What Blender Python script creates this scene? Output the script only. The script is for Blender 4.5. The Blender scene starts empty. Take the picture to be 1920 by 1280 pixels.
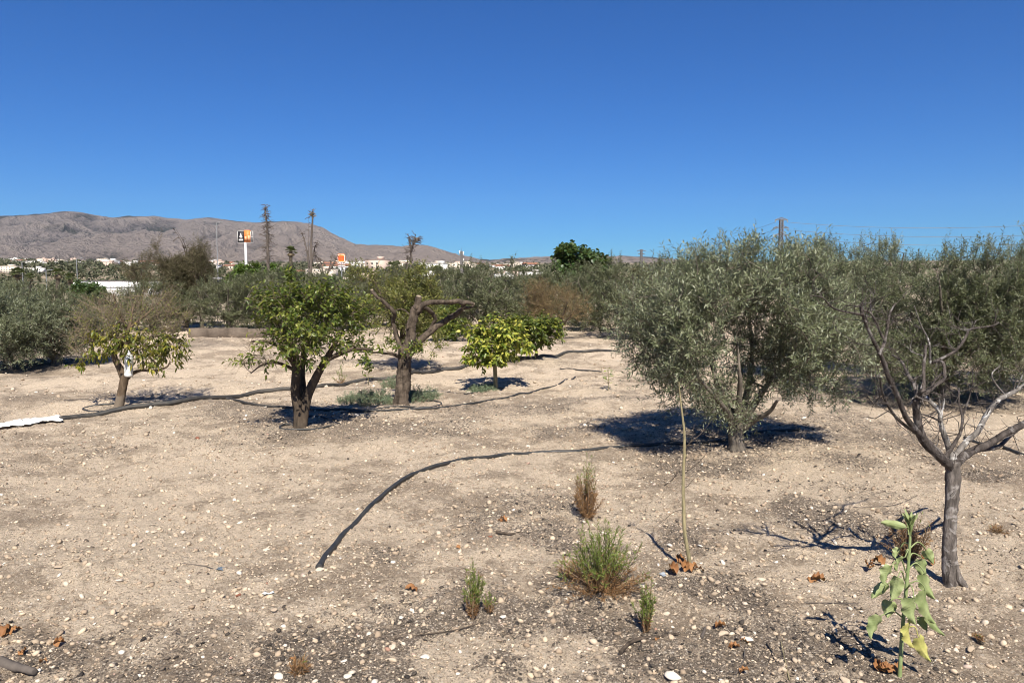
import bpy, math
import numpy as np
from mathutils import Vector, Matrix

rng = np.random.default_rng(11)
C = bpy.context.scene.collection
SC = bpy.context.scene

# ------------------------------------------------------------------ camera, sky, sun
FPX, CX, CY = 1387.0, 960.0, 640.0          # focal length and centre in photo pixels (1920 x 1280)
PITCH = math.radians(4.74)
EYE = np.array([0.0, 0.0, 1.65])
cam = bpy.data.objects.new('camera', bpy.data.cameras.new('camera'))
C.objects.link(cam)
cam.location = EYE
cam.rotation_euler = (math.pi / 2 - PITCH, 0, 0)
cam.data.sensor_width = 36.0
cam.data.lens = 36.0 * FPX / 1920.0
cam.data.clip_start = 0.05
cam.data.clip_end = 40000
SC.camera = cam

SUN_EL = math.radians(50)
SHADOW = np.array([-0.13, 1.0])             # direction in which shadows fall on the ground
SHADOW = SHADOW / np.linalg.norm(SHADOW)
to_sun = Vector((-SHADOW[0] * math.cos(SUN_EL), -SHADOW[1] * math.cos(SUN_EL), math.sin(SUN_EL)))
w = bpy.data.worlds.new('World')
SC.world = w
w.use_nodes = True
nt = w.node_tree
bg = nt.nodes['Background']
sky = nt.nodes.new('ShaderNodeTexSky')
sky.sky_type = 'NISHITA'
sky.sun_disc = False
sky.sun_elevation = SUN_EL
sky.sun_rotation = math.atan2(to_sun.x, to_sun.y)
sky.altitude = 300
sky.air_density = 1.0
sky.dust_density = 0.0
sky.ozone_density = 6.0
hs = nt.nodes.new('ShaderNodeHueSaturation')
hs.inputs['Saturation'].default_value = 1.15
hs.inputs['Hue'].default_value = 0.5
hs.inputs['Value'].default_value = 1.0
nt.links.new(sky.outputs[0], hs.inputs['Color'])
tint = nt.nodes.new('ShaderNodeMix'); tint.data_type = 'RGBA'; tint.blend_type = 'MULTIPLY'
tint.inputs[0].default_value = 1.0; tint.inputs[7].default_value = (.30, .625, 1.0, 1)
nt.links.new(hs.outputs[0], tint.inputs[6])
nt.links.new(tint.outputs[2], bg.inputs[0])
bg.inputs[1].default_value = 0.055
sl = bpy.data.lights.new('sun', 'SUN')
sl.energy = 4.8
sl.angle = math.radians(0.53)
sl.color = (1.0, 0.94, 0.84)
so = bpy.data.objects.new('sun', sl)
C.objects.link(so)
so.rotation_euler = to_sun.to_track_quat('Z', 'Y').to_euler()
SC.view_settings.view_transform = 'Standard'
SC.view_settings.look = 'None'
SC.view_settings.exposure = 0.9
SC.view_settings.gamma = 1
SC.render.engine = 'CYCLES'
SC.cycles.filter_width = 1.0
SC.cycles.use_denoising = True
SC.cycles.max_bounces = 6
SC.cycles.diffuse_bounces = 3
SC.cycles.transparent_max_bounces = 8

# ------------------------------------------------------------------ noise and ground height
def _hash(ix, iy, seed):
    h = (ix.astype(np.int64) * 374761393 + iy.astype(np.int64) * 668265263 + seed * 1274126177) & 0x7fffffff
    h = ((h ^ (h >> 13)) * 1274126177) & 0x7fffffff
    h = h ^ (h >> 16)
    return (h & 0xffff) / 65535.0

def vnoise(x, y, seed=0):
    x = np.asarray(x, float); y = np.asarray(y, float)
    ix = np.floor(x); iy = np.floor(y)
    fx = x - ix; fy = y - iy
    ux = fx * fx * fx * (fx * (fx * 6 - 15) + 10)
    uy = fy * fy * fy * (fy * (fy * 6 - 15) + 10)
    a = _hash(ix, iy, seed); b = _hash(ix + 1, iy, seed)
    c = _hash(ix, iy + 1, seed); d = _hash(ix + 1, iy + 1, seed)
    return (a + (b - a) * ux) * (1 - uy) + (c + (d - c) * ux) * uy

def fbm(x, y, seed=0, octv=4, gain=0.5):
    s = 0; a = 1; t = 0
    for o in range(octv):
        s = s + a * vnoise(x * 2 ** o + 17.3 * o, y * 2 ** o - 9.1 * o, seed + o)
        t += a; a *= gain
    return s / t

def sstep(a, b, x):
    t = np.clip((x - a) / (b - a), 0, 1)
    return t * t * (3 - 2 * t)

def H_big(x, y):
    r = np.sqrt(x * x + y * y)
    dip = -1.6 * sstep(27, 70, r)
    front = sstep(-0.2, 0.5, y / (r + 1e-6))
    rise = (0.026 * np.clip(r - 260, 0, 2400) + 1.6 * sstep(200, 420, r)) * front
    return dip + rise

def H(x, y):
    x = np.asarray(x, float); y = np.asarray(y, float)
    r = np.sqrt(x * x + y * y)
    near = 1 - sstep(40, 120, r)
    z = (fbm(x * 0.33, y * 0.33, 3, 3) - 0.5) * 0.16
    z = z + (fbm(x * 1.5, y * 1.5, 9, 3) - 0.5) * 0.085
    fur = np.sin((y + 0.25 * x + 0.8 * fbm(x * 0.25, y * 0.25, 31, 2)) * 2 * math.pi / 1.7)
    z = z + 0.035 * fur * sstep(8.5, 12, r) * (0.4 + 1.2 * fbm(x * 0.2, y * 0.2, 77, 2))
    z = z + 0.085 * np.exp(-((x + 2.40) / .55) ** 2 - ((y - 4.15) / .34) ** 2)
    return z * near + H_big(x, y)

def H_fine(x, y):
    r = np.sqrt(x * x + y * y)
    k = 1 - sstep(10, 26, r)
    n = fbm(x * 6, y * 6, 41, 3) - 0.5
    n2 = fbm(x * 26, y * 26, 57, 3, 0.6) - 0.5
    return H(x, y) + k * (0.036 * n + 0.026 * n2 + 0.016 * np.abs(fbm(x * 11, y * 11, 63, 3) - .5) * 2)

def ray(px, py):
    xc = (px - CX) / FPX; yc = (CY - py) / FPX
    cp, sp = math.cos(PITCH), math.sin(PITCH)
    return np.array([xc, cp + yc * sp, -sp + yc * cp])

def P(px, py, Y):                           # point seen at a photo pixel at a given distance north
    d = ray(px, py)
    return EYE + d * (Y / d[1])

def G(px, py):                              # ground point seen at a photo pixel
    d = ray(px, py)
    t0 = 0.5; t = 0.5
    while t < 400:
        p = EYE + d * t
        if p[2] < H(p[0], p[1]): break
        t0 = t; t *= 1.01
    for _ in range(30):
        m = (t0 + t) / 2
        p = EYE + d * m
        if p[2] < H(p[0], p[1]): t = m
        else: t0 = m
    p = EYE + d * t
    return np.array([p[0], p[1], float(H(p[0], p[1]))])

def at_depth(px, Y):                        # ground point in a photo column at a given distance
    x = (px - CX) / FPX * Y / math.cos(PITCH) * 0.9966
    return np.array([x, Y, float(H(x, Y))])

# ------------------------------------------------------------------ object helpers
def tag(o, label=None, cat=None, group=None, kind=None):
    if label: o['label'] = label
    if cat: o['category'] = cat
    if group: o['group'] = group
    if kind: o['kind'] = kind
    return o

def thing(name, loc, label, cat, group=None, rz=0.0):
    o = bpy.data.objects.new(name, None)
    o.empty_display_size = 0.1
    C.objects.link(o)
    o.location = [float(v) for v in loc]
    o.rotation_euler = (0, 0, rz)
    return tag(o, label, cat, group)

class MB:
    """collects vertices and faces, links them as one mesh object"""
    def __init__(self):
        self.V = []; self.T = []; self.Q = []; self.tm = []; self.qm = []; self.n = 0
    def add(self, V, F, m=0):
        V = np.asarray(V, float).reshape(-1, 3); F = np.asarray(F, np.int64)
        if len(V) == 0 or len(F) == 0: return self
        if F.shape[1] == 3:
            self.T.append(F + self.n); self.tm.append(np.full(len(F), m))
        else:
            self.Q.append(F + self.n); self.qm.append(np.full(len(F), m))
        self.V.append(V); self.n += len(V)
        return self
    def mesh(self, name, mats, smooth=False):
        me = bpy.data.meshes.new(name)
        V = np.concatenate(self.V)
        T = np.concatenate(self.T) if self.T else np.zeros((0, 3), np.int64)
        Q = np.concatenate(self.Q) if self.Q else np.zeros((0, 4), np.int64)
        me.vertices.add(len(V)); me.vertices.foreach_set('co', V.astype(np.float32).ravel())
        loops = np.concatenate([T.ravel(), Q.ravel()])
        me.loops.add(len(loops)); me.loops.foreach_set('vertex_index', loops.astype(np.int32))
        me.polygons.add(len(T) + len(Q))
        st = np.concatenate([np.arange(len(T)) * 3, len(T) * 3 + np.arange(len(Q)) * 4])
        me.polygons.foreach_set('loop_start', st.astype(np.int32))
        mi = np.concatenate(self.tm + self.qm) if (self.tm or self.qm) else np.zeros(0)
        me.polygons.foreach_set('material_index', mi.astype(np.int32))
        if smooth: me.polygons.foreach_set('use_smooth', np.ones(len(T) + len(Q), bool))
        for m in (mats if isinstance(mats, (list, tuple)) else [mats]): me.materials.append(m)
        me.update(calc_edges=True)
        return me
    def build(self, name, mats, parent=None, smooth=False, loc=None):
        o = bpy.data.objects.new(name, self.mesh(name, mats, smooth))
        C.objects.link(o)
        if parent is not None: o.parent = parent
        if loc is not None: o.location = [float(v) for v in loc]
        return o

def nrm(v):
    v = np.asarray(v, float)
    return v / (np.linalg.norm(v, axis=-1, keepdims=True) + 1e-12)

def box(mb, lo, hi, m=0):
    x0, y0, z0 = lo; x1, y1, z1 = hi
    V = [(x0, y0, z0), (x1, y0, z0), (x1, y1, z0), (x0, y1, z0), (x0, y0, z1), (x1, y0, z1), (x1, y1, z1), (x0, y1, z1)]
    F = [(0, 3, 2, 1), (4, 5, 6, 7), (0, 1, 5, 4), (1, 2, 6, 5), (2, 3, 7, 6), (3, 0, 4, 7)]
    mb.add(V, F, m); return mb

def catmull(pts, rad, k):
    pts = np.asarray(pts, float); rad = np.asarray(rad, float)
    if len(pts) == 2:
        t = np.linspace(0, 1, k + 1)[:, None]
        return pts[0] * (1 - t) + pts[1] * t, rad[0] * (1 - t[:, 0]) + rad[1] * t[:, 0]
    p = np.vstack([2 * pts[0] - pts[1], pts, 2 * pts[-1] - pts[-2]])
    out = []; ro = []
    for i in range(len(pts) - 1):
        a, b, c, d = p[i], p[i + 1], p[i + 2], p[i + 3]
        for j in range(k):
            t = j / k
            out.append(0.5 * (2 * b + (c - a) * t + (2 * a - 5 * b + 4 * c - d) * t * t + (3 * b - a - 3 * c + d) * t ** 3))
            ro.append(rad[i] * (1 - t) + rad[i + 1] * t)
    out.append(pts[-1]); ro.append(rad[-1])
    return np.array(out), np.array(ro)

def tube(mb, pts, rad, sides=8, k=4, m=0, rough=0.0, cap=True, seed=0, lobes=0.0):
    p, r = catmull(pts, rad, k)
    n = len(p)
    T = nrm(np.gradient(p, axis=0))
    up = np.array([0, 0, 1.0]) if abs(T[0][2]) < 0.9 else np.array([0, 1.0, 0])
    A = np.cross(T[0], up); A /= np.linalg.norm(A)
    rings = []
    ang = np.linspace(0, 2 * math.pi, sides, endpoint=False)
    lr = np.random.default_rng(seed + 5)
    ph = lr.uniform(0, 6.28, 3)
    for i in range(n):
        A = A - T[i] * np.dot(A, T[i]); A /= np.linalg.norm(A)
        B = np.cross(T[i], A)
        rr = r[i] * np.ones(sides)
        if lobes: rr = rr * (1 + lobes * (np.sin(2 * ang + ph[0] + i * 0.25) * 0.6 + np.sin(3 * ang + ph[1] - i * 0.2) * 0.6))
        if rough: rr = rr * (1 + rough * lr.normal(0, 1, sides))
        rings.append(p[i] + rr[:, None] * (np.cos(ang)[:, None] * A + np.sin(ang)[:, None] * B))
    V = np.concatenate(rings)
    F = []
    for i in range(n - 1):
        for j in range(sides):
            a = i * sides + j; b = i * sides + (j + 1) % sides
            F.append((a, b, b + sides, a + sides))
    mb.add(V, F, m)
    if cap:
        for ring, c, rev in ((rings[0], p[0], True), (rings[-1], p[-1] + T[-1] * r[-1] * 0.3, False)):
            VV = np.vstack([ring, c])
            FF = [((j + 1) % sides, j, sides) if rev else (j, (j + 1) % sides, sides) for j in range(sides)]
            mb.add(VV, FF, m)
    return p, r

def strands(mb, Pts, R, sides=3, m=0):
    """many thin tubes at once: Pts (S,k,3), R (S,k)"""
    Pts = np.asarray(Pts, float); S, k, _ = Pts.shape
    if S == 0: return
    T = nrm(Pts[:, -1] - Pts[:, 0])
    ref = np.where(np.abs(T[:, 2:3]) < 0.9, np.array([[0, 0, 1.0]]), np.array([[0, 1.0, 0]]))
    A = nrm(np.cross(T, ref)); B = np.cross(T, A)
    ang = np.arange(sides) * 2 * math.pi / sides
    ring = np.cos(ang)[None, :, None] * A[:, None, :] + np.sin(ang)[None, :, None] * B[:, None, :]
    V = Pts[:, :, None, :] + R[:, :, None, None] * ring[:, None, :, :]
    idx = np.arange(S * k * sides).reshape(S, k, sides)
    a = idx[:, :-1, :]; b = np.roll(a, -1, 2); c = np.roll(idx[:, 1:, :], -1, 2); d = idx[:, 1:, :]
    F = np.stack([a, b, c, d], -1).reshape(-1, 4)
    mb.add(V.reshape(-1, 3), F, m)

def leaves(mb, Po, D, U, L, W, kind='lance', m=0, fold=0.18, droop=0.0):
    Po = np.asarray(Po); n = len(Po)
    if n == 0: return
    D = nrm(D); S = nrm(np.cross(D, U)); N = np.cross(S, D)
    L = np.broadcast_to(L, (n,))[:, None]; W = np.broadcast_to(W, (n,))[:, None]
    dz = np.array([0, 0, -1.0])
    if kind == 'lance':
        V = np.stack([Po, Po + D * L * .45 + S * W * .5 + N * W * fold, Po + D * L + dz * L * droop,
                      Po + D * L * .45 - S * W * .5 + N * W * fold], 1)
        F = np.array([[0, 1, 2], [0, 2, 3]])
    else:
        m1 = Po + D * L * .28 + dz * L * droop * .1; m2 = Po + D * L * .64 + dz * L * droop * .45
        V = np.stack([Po, m1 + S * W * .42 + N * W * fold, m1, m1 - S * W * .42 + N * W * fold,
                      m2 + S * W * .44 + N * W * fold, m2, m2 - S * W * .44 + N * W * fold, Po + D * L + dz * L * droop], 1)
        F = np.array([[0, 1, 2], [0, 2, 3], [1, 4, 5], [1, 5, 2], [2, 5, 6], [2, 6, 3], [4, 7, 5], [5, 7, 6]])
    nv = V.shape[1]
    FF = (np.arange(n) * nv)[:, None, None] + F[None]
    mb.add(V.reshape(-1, 3), FF.reshape(-1, 3), m)

# ------------------------------------------------------------------ materials
class NT:
    def __init__(self, name):
        self.mat = bpy.data.materials.new(name); self.mat.use_nodes = True
        self.t = self.mat.node_tree
        self.b = self.t.nodes['Principled BSDF']; self.out = self.t.nodes['Material Output']
    def n(self, typ, **kw):
        x = self.t.nodes.new(typ)
        for k, v in kw.items(): setattr(x, k, v)
        return x
    def l(self, a, b): self.t.links.new(a, b)
    def pos(self):
        if not hasattr(self, '_p'): self._p = self.n('ShaderNodeNewGeometry')
        return self._p.outputs['Position']
    def obj(self):
        if not hasattr(self, '_o'): self._o = self.n('ShaderNodeTexCoord')
        return self._o.outputs['Object']
    def noise(self, scale, detail=4, rough=0.55, co=None, dist=0.0):
        x = self.n('ShaderNodeTexNoise')
        x.inputs['Scale'].default_value = scale; x.inputs['Detail'].default_value = detail
        x.inputs['Roughness'].default_value = rough; x.inputs['Distortion'].default_value = dist
        self.l(co if co is not None else self.obj(), x.inputs['Vector'])
        return x.outputs['Fac']
    def ramp(self, fac, stops, interp='LINEAR'):
        x = self.n('ShaderNodeValToRGB'); x.color_ramp.interpolation = interp
        e = x.color_ramp.elements
        while len(e) < len(stops): e.new(0.5)
        for i, (p, c) in enumerate(stops):
            e[i].position = p
            e[i].color = (c, c, c, 1) if not hasattr(c, '__len__') else (*c, 1)
        self.l(fac, x.inputs[0]); return x.outputs[0]
    def mix(self, fac, a, b, mode='MIX'):
        x = self.n('ShaderNodeMix', data_type='RGBA', blend_type=mode)
        for i, v in ((0, fac), (6, a), (7, b)):
            if hasattr(v, 'links'): self.l(v, x.inputs[i])
            else: x.inputs[i].default_value = v if i == 0 else (*v, 1)
        return x.outputs[2]
    def math(self, op, a, b=0.0):
        x = self.n('ShaderNodeMath', operation=op)
        for i, v in ((0, a), (1, b)):
            if hasattr(v, 'links'): self.l(v, x.inputs[i])
            else: x.inputs[i].default_value = v
        return x.outputs[0]
    def bump(self, h, strength=0.5, dist=0.01):
        x = self.n('ShaderNodeBump'); x.inputs['Strength'].default_value = strength
        x.inputs['Distance'].default_value = dist
        self.l(h, x.inputs['Height']); self.l(x.outputs[0], self.b.inputs['Normal'])
    def col(self, c):
        if hasattr(c, 'links'): self.l(c, self.b.inputs['Base Color'])
        else: self.b.inputs['Base Color'].default_value = (*c, 1)
    def rough(self, r, spec=0.3):
        self.b.inputs['Roughness'].default_value = r
        self.b.inputs['Specular IOR Level'].default_value = spec

def leaf_mat(name, cols, back=None, trans=0.22, rough=0.5, spec=0.4):
    """each leaf picks its own colour; the underside may have its own colour"""
    t = NT(name)
    g = t.n('ShaderNodeNewGeometry')
    st = [(i / max(1, len(cols) - 1), c) for i, c in enumerate(cols)]
    c = t.ramp(g.outputs['Random Per Island'], st)
    if back: c = t.mix(g.outputs['Backfacing'], c, back)
    t.col(c); t.rough(rough, spec)
    tr = t.n('ShaderNodeBsdfTranslucent')
    t.l(t.mix(0.5, c, (0.30, 0.36, 0.06)), tr.inputs[0])
    ms = t.n('ShaderNodeMixShader'); ms.inputs[0].default_value = trans
    t.l(t.b.outputs[0], ms.inputs[1]); t.l(tr.outputs[0], ms.inputs[2]); t.l(ms.outputs[0], t.out.inputs[0])
    return t.mat

def bark_mat(name, c1, c2, scale=14, c3=None, bump=0.6, patch=None):
    t = NT(name)
    mp = t.n('ShaderNodeMapping'); mp.inputs['Scale'].default_value = (1, 1, 0.28)
    t.l(t.obj(), mp.inputs[0])
    n = t.noise(scale, 6, 0.65, mp.outputs[0], 0.4)
    c = t.ramp(n, [(0.32, c1), (0.68, c2)])
    if c3:
        c = t.mix(t.ramp(t.noise(scale * 0.45, 4, 0.6, dist=0.6), [(0.54, 0.0), (0.62, 1.0)]), c, c3)
    if patch:                                   # lime wash on the foot of a trunk
        s = t.n('ShaderNodeSeparateXYZ'); t.l(t.obj(), s.inputs[0])
        e = t.math('ADD', s.outputs[2], t.math('MULTIPLY', t.noise(9, 3), 0.3))
        c = t.mix(t.ramp(e, [(patch[1], 1.0), (patch[1] + 0.04, 0.0)]), c, patch[0])
    t.col(c); t.rough(0.9, 0.15)
    t.bump(t.noise(scale * 2.2, 5, 0.7, mp.outputs[0]), bump, 0.02)
    return t.mat

def plain(name, c1, c2=None, rough=0.7, spec=0.3, scale=8, metal=0.0):
    t = NT(name)
    if c2 is None: c2 = tuple(v * 0.8 for v in c1)
    t.col(t.ramp(t.noise(scale, 5, 0.6), [(0.35, c1), (0.7, c2)])); t.rough(rough, spec)
    t.b.inputs['Metallic'].default_value = metal
    return t.mat

M = {}
M['olive_leaf'] = leaf_mat('olive_leaf', [(.075, .090, .042), (.108, .125, .062), (.145, .162, .088), (.22, .23, .145)], back=(.29, .31, .22), trans=.16, rough=.42)
M['olive_dark'] = leaf_mat('olive_dark_leaf', [(.046, .058, .024), (.068, .082, .035), (.098, .110, .052), (.14, .148, .078)], back=(.19, .205, .13), trans=.14, rough=.45)
M['olive_far'] = leaf_mat('olive_far_leaf', [(.058, .068, .030), (.085, .094, .043), (.125, .13, .064)], back=(.165, .175, .105), trans=.14)
M['citrus'] = leaf_mat('citrus_leaf', [(.036, .060, .010), (.068, .100, .015), (.11, .138, .020), (.21, .215, .035)], trans=.28, rough=.42, spec=.4)
M['lemon'] = leaf_mat('lemon_leaf', [(.060, .085, .012), (.11, .13, .018), (.20, .19, .025), (.30, .25, .04)], trans=.28, rough=.4)
M['young'] = leaf_mat('young_citrus_leaf', [(.050, .085, .012), (.12, .16, .02), (.32, .33, .045), (.46, .42, .09)], trans=.25, rough=.4)
M['yellowish'] = leaf_mat('yellowish_leaf', [(.085, .10, .025), (.14, .15, .035), (.22, .205, .05)], trans=.3)
M['fig'] = leaf_mat('fig_leaf', [(.030, .060, .018), (.045, .080, .022), (.070, .105, .035)], trans=.2, rough=.45)
M['bright'] = leaf_mat('bright_green_leaf', [(.040, .080, .010), (.065, .12, .014), (.10, .15, .02)], trans=.2)
M['tamarisk'] = leaf_mat('tamarisk_leaf', [(.060, .050, .026), (.085, .070, .035), (.10, .095, .045)], trans=.1, rough=.8)
M['rusty'] = leaf_mat('rusty_leaf', [(.15, .085, .040), (.20, .12, .055), (.13, .10, .035), (.24, .17, .07)], trans=.2)
M['palm'] = leaf_mat('palm_leaf', [(.050, .075, .020), (.075, .10, .030), (.10, .12, .04)], trans=.12)
M['palm_dry'] = leaf_mat('palm_dry_leaf', [(.12, .09, .055), (.20, .155, .10)], trans=.1, rough=.8)
M['weed_green'] = leaf_mat('weed_green_leaf', [(.085, .125, .018), (.13, .175, .030), (.19, .22, .055)], trans=.2)
M['weed_brown'] = leaf_mat('weed_brown_leaf', [(.15, .070, .028), (.21, .11, .045), (.27, .17, .08)], trans=.1, rough=.8)
M['glaucous'] = leaf_mat('glaucous_leaf', [(.080, .125, .065), (.13, .18, .10), (.19, .23, .14)], trans=.15)
M['seedling'] = leaf_mat('seedling_leaf', [(.10, .18, .025), (.17, .26, .04), (.26, .30, .06)], trans=.25)
M['dry_leaf'] = leaf_mat('dry_brown_leaf', [(.20, .085, .03), (.26, .12, .045), (.33, .17, .065)], trans=.1, rough=.75)
M['dry_twig'] = leaf_mat('dry_twig_wood', [(.12, .092, .066), (.20, .155, .11), (.29, .22, .155)], trans=.0, rough=.9, spec=.1)
M['olive_twig'] = leaf_mat('olive_twig_wood', [(.085, .075, .055), (.15, .135, .10)], trans=.0, rough=.9, spec=.1)
M['bark_olive'] = bark_mat('olive_bark', (.060, .050, .040), (.21, .18, .145), 18)
M['bark_bare'] = bark_mat('bare_tree_bark', (.036, .030, .026), (.25, .215, .185), 34, c3=(.35, .32, .29), bump=1.0)
M['bark_limb'] = bark_mat('dark_limb_bark', (.028, .023, .020), (.135, .112, .098), 34, c3=(.20, .18, .165), bump=1.0)
M['bark_pale'] = bark_mat('pale_peeling_bark', (.075, .065, .056), (.22, .20, .18), 22, c3=(.50, .48, .45))
M['bark_citrus'] = bark_mat('citrus_bark', (.030, .024, .018), (.105, .078, .055), 22)
M['bark_lemon'] = bark_mat('lemon_bark', (.060, .042, .028), (.16, .115, .075), 20, patch=((.17, .135, .10), .30))
M['bark_lopped'] = bark_mat('lopped_bark', (.032, .025, .019), (.15, .115, .086), 20, bump=1.0)
M['cut_wood'] = plain('sawn_wood', (.36, .29, .21), (.24, .185, .13), .9, .1, 30)
M['bark_dark'] = bark_mat('dark_bark', (.040, .032, .026), (.11, .09, .07), 12)
M['bark_dead'] = bark_mat('dead_bark', (.065, .055, .048), (.15, .125, .105), 5)
M['young_bark'] = bark_mat('young_bark', (.14, .12, .07), (.34, .29, .16), 40, bump=.2)
M['hose'] = plain('black_hose_plastic', (.016, .018, .020), (.048, .045, .040), .5, .4, 14)
M['pipe_dusty'] = plain('dusty_pipe_plastic', (.022, .022, .022), (.075, .066, .055), .65, .3, 8)
M['white'] = plain('white_paint', (.80, .80, .78), (.72, .71, .68), .6, .3, .6)
M['white_sheet'] = plain('white_plastic', (.84, .84, .82), (.66, .62, .55), .5, .4, 9)
M['metal'] = plain('galvanised_metal', (.22, .23, .24), (.16, .165, .17), .6, .5, 2)

# ------------------------------------------------------------------ ground
TREE_SHADE = []     # (x, y, radius) of leaf litter and painted shade below the trees
PATCHES = [(1450, 1210, .55), (1180, 1225, .45), (1330, 1110, .40), (1560, 970, .5), (1260, 1000, .4), (60, 1230, .35),
           (25, 1105, .28), (640, 1240, .45), (760, 1190, .35), (980, 1180, .5), (1120, 1170, .4), (270, 1180, .22), (1400, 1130, .35),
           (740, 1040, .25), (1020, 1000, .3), (1850, 890, .4), (1480, 1260, .4), (560, 1215, .3), (960, 1250, .4), (720, 1265, .3), (1640, 1270, .25)]
PATCHES = [(G(a, b), r) for a, b, r in PATCHES]
LITTER_SHADE_SPOTS = [(1385, 840, 1.35, 1.0), (1770, 745, 1.6, .9), (1560, 745, 1.2, .9), (560, 798, .9, .8), (222, 765, .7, .5), (752, 765, .8, .5), (30, 690, 1.4, .9),
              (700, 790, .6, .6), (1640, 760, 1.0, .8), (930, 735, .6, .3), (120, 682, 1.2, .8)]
LITTER_SHADE_SPOTS = [(G(a, b), r, k) for a, b, r, k in LITTER_SHADE_SPOTS]

def litter(x, y):
    m = sstep(.46, .72, fbm(x * .75 + 5, y * .75, 201, 4)) * .60
    for p, r in PATCHES:
        d = np.sqrt((x - p[0]) ** 2 + ((y - p[1]) * .85) ** 2) / r
        m = np.maximum(m, (1 - sstep(.2, 1.35, d + (fbm(x * 3.4, y * 3.4, 88, 4) - .5) * 2.3)) * .76)
    for p, r, k in LITTER_SHADE_SPOTS:  # leaf litter, strengthened to paint darker, browner shade under the trees
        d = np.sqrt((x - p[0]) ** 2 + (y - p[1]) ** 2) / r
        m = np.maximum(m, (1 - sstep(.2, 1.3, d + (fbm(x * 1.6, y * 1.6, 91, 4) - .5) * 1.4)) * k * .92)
    # a bare, sandy swell
    c = G(150, 1110)
    d = np.sqrt(((x - c[0]) / .75) ** 2 + ((y - c[1]) / .5) ** 2)
    m = m * sstep(.7, 1.25, d + (fbm(x * 3, y * 3, 14, 3) - .5) * .8)
    return m

def ground_mat():
    t = NT('dry_soil')
    co = t.pos()
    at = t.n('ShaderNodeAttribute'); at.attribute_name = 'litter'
    litter_shade = at.outputs['Fac']
    n1 = t.noise(.55, 5, .6, co); n2 = t.noise(3.2, 5, .6, co); n3 = t.noise(24, 5, .65, co); n4 = t.noise(120, 4, .7, co); n5 = t.noise(420, 3, .7, co)
    n6 = t.noise(9, 5, .7, co, .3)
    a = t.math('ADD', t.math('ADD', .5, t.math('MULTIPLY', t.math('SUBTRACT', n1, .5), 1.25)), t.math('MULTIPLY', t.math('SUBTRACT', n2, .5), .95))
    a = t.math('ADD', a, t.math('MULTIPLY', t.math('SUBTRACT', n3, .5), .55))
    c = t.ramp(a, [(.34, (.30, .232, .165)), (.44, (.44, .348, .252)), (.54, (.68, .548, .402))])
    c = t.mix(t.ramp(n4, [(.36, .75), (.52, 0.0)]), c, (.19, .145, .102))
    n7 = t.noise(62, 4, .7, co)
    c = t.mix(t.ramp(n7, [(.53, 0.0), (.66, .70)]), c, (.66, .535, .395))
    c = t.mix(t.ramp(n5, [(.58, 0.0), (.74, .65)]), c, (.66, .56, .44))
    c = t.mix(t.ramp(n6, [(.60, 0.0), (.72, .45)]), c, (.24, .185, .135))
    # charcoal grey litter and painted under-tree shade, broken into crumbs
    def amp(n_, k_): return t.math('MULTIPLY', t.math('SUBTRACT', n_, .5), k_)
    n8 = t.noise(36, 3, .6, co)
    k = t.math('ADD', litter_shade, t.math('ADD', amp(n3, 1.1), t.math('ADD', amp(n8, 1.5), t.math('ADD', amp(n7, 1.6), t.math('ADD', amp(n6, .9), amp(n4, .9))))))
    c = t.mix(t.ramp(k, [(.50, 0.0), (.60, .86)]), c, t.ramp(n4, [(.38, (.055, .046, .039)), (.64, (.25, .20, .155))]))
    c = t.mix(t.ramp(t.math('ADD', n8, amp(n4, .8)), [(.60, 0.0), (.68, .6)]), c, (.72, .60, .45))
    c = t.mix(t.ramp(t.math('ADD', n8, amp(n7, -.9)), [(.34, .55), (.41, 0.0)]), c, (.215, .165, .118))
    # small set stones in the crust
    for sc, lo, hi, colr in ((46, .10, .15, (.62, .53, .42)), (23, .045, .075, (.66, .58, .48)), (80, .10, .16, (.60, .50, .39)), (66, .10, .13, (.12, .095, .075))):
        v = t.n('ShaderNodeTexVoronoi'); v.inputs['Scale'].default_value = sc
        mp = t.n('ShaderNodeMapping'); mp.inputs['Rotation'].default_value = (0, 0, sc)
        t.l(co, mp.inputs[0]); t.l(mp.outputs[0], v.inputs['Vector'])
        s = t.n('ShaderNodeSeparateColor'); t.l(v.outputs['Color'], s.inputs[0])
        thr = t.math('MULTIPLY', s.outputs[0], hi * 2.2)
        d = t.math('SUBTRACT', thr, v.outputs['Distance'])
        c = t.mix(t.ramp(d, [(0.0, 0.0), (.02, .85)]), c, colr)
    # far away: scrub and fields
    s = t.n('ShaderNodeSeparateXYZ'); t.l(co, s.inputs[0])
    farf = t.n('ShaderNodeMapRange'); t.l(s.outputs[1], farf.inputs[0])
    farf.inputs[1].default_value = 60; farf.inputs[2].default_value = 240
    fn = t.noise(.03, 6, .65, co)
    c = t.mix(farf.outputs[0], c, t.ramp(fn, [(.38, (.07, .075, .042)), (.48, (.16, .135, .09)), (.60, (.32, .25, .18))]))
    t.col(c); t.rough(.95, .1)
    hgt = t.math('ADD', t.math('MULTIPLY', n3, .6), t.math('ADD', t.math('MULTIPLY', n4, .45), t.math('MULTIPLY', n5, .2)))
    t.bump(t.math('ADD', hgt, t.math('MULTIPLY', n7, .5)), 1.0, .04)
    return t.mat

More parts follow.
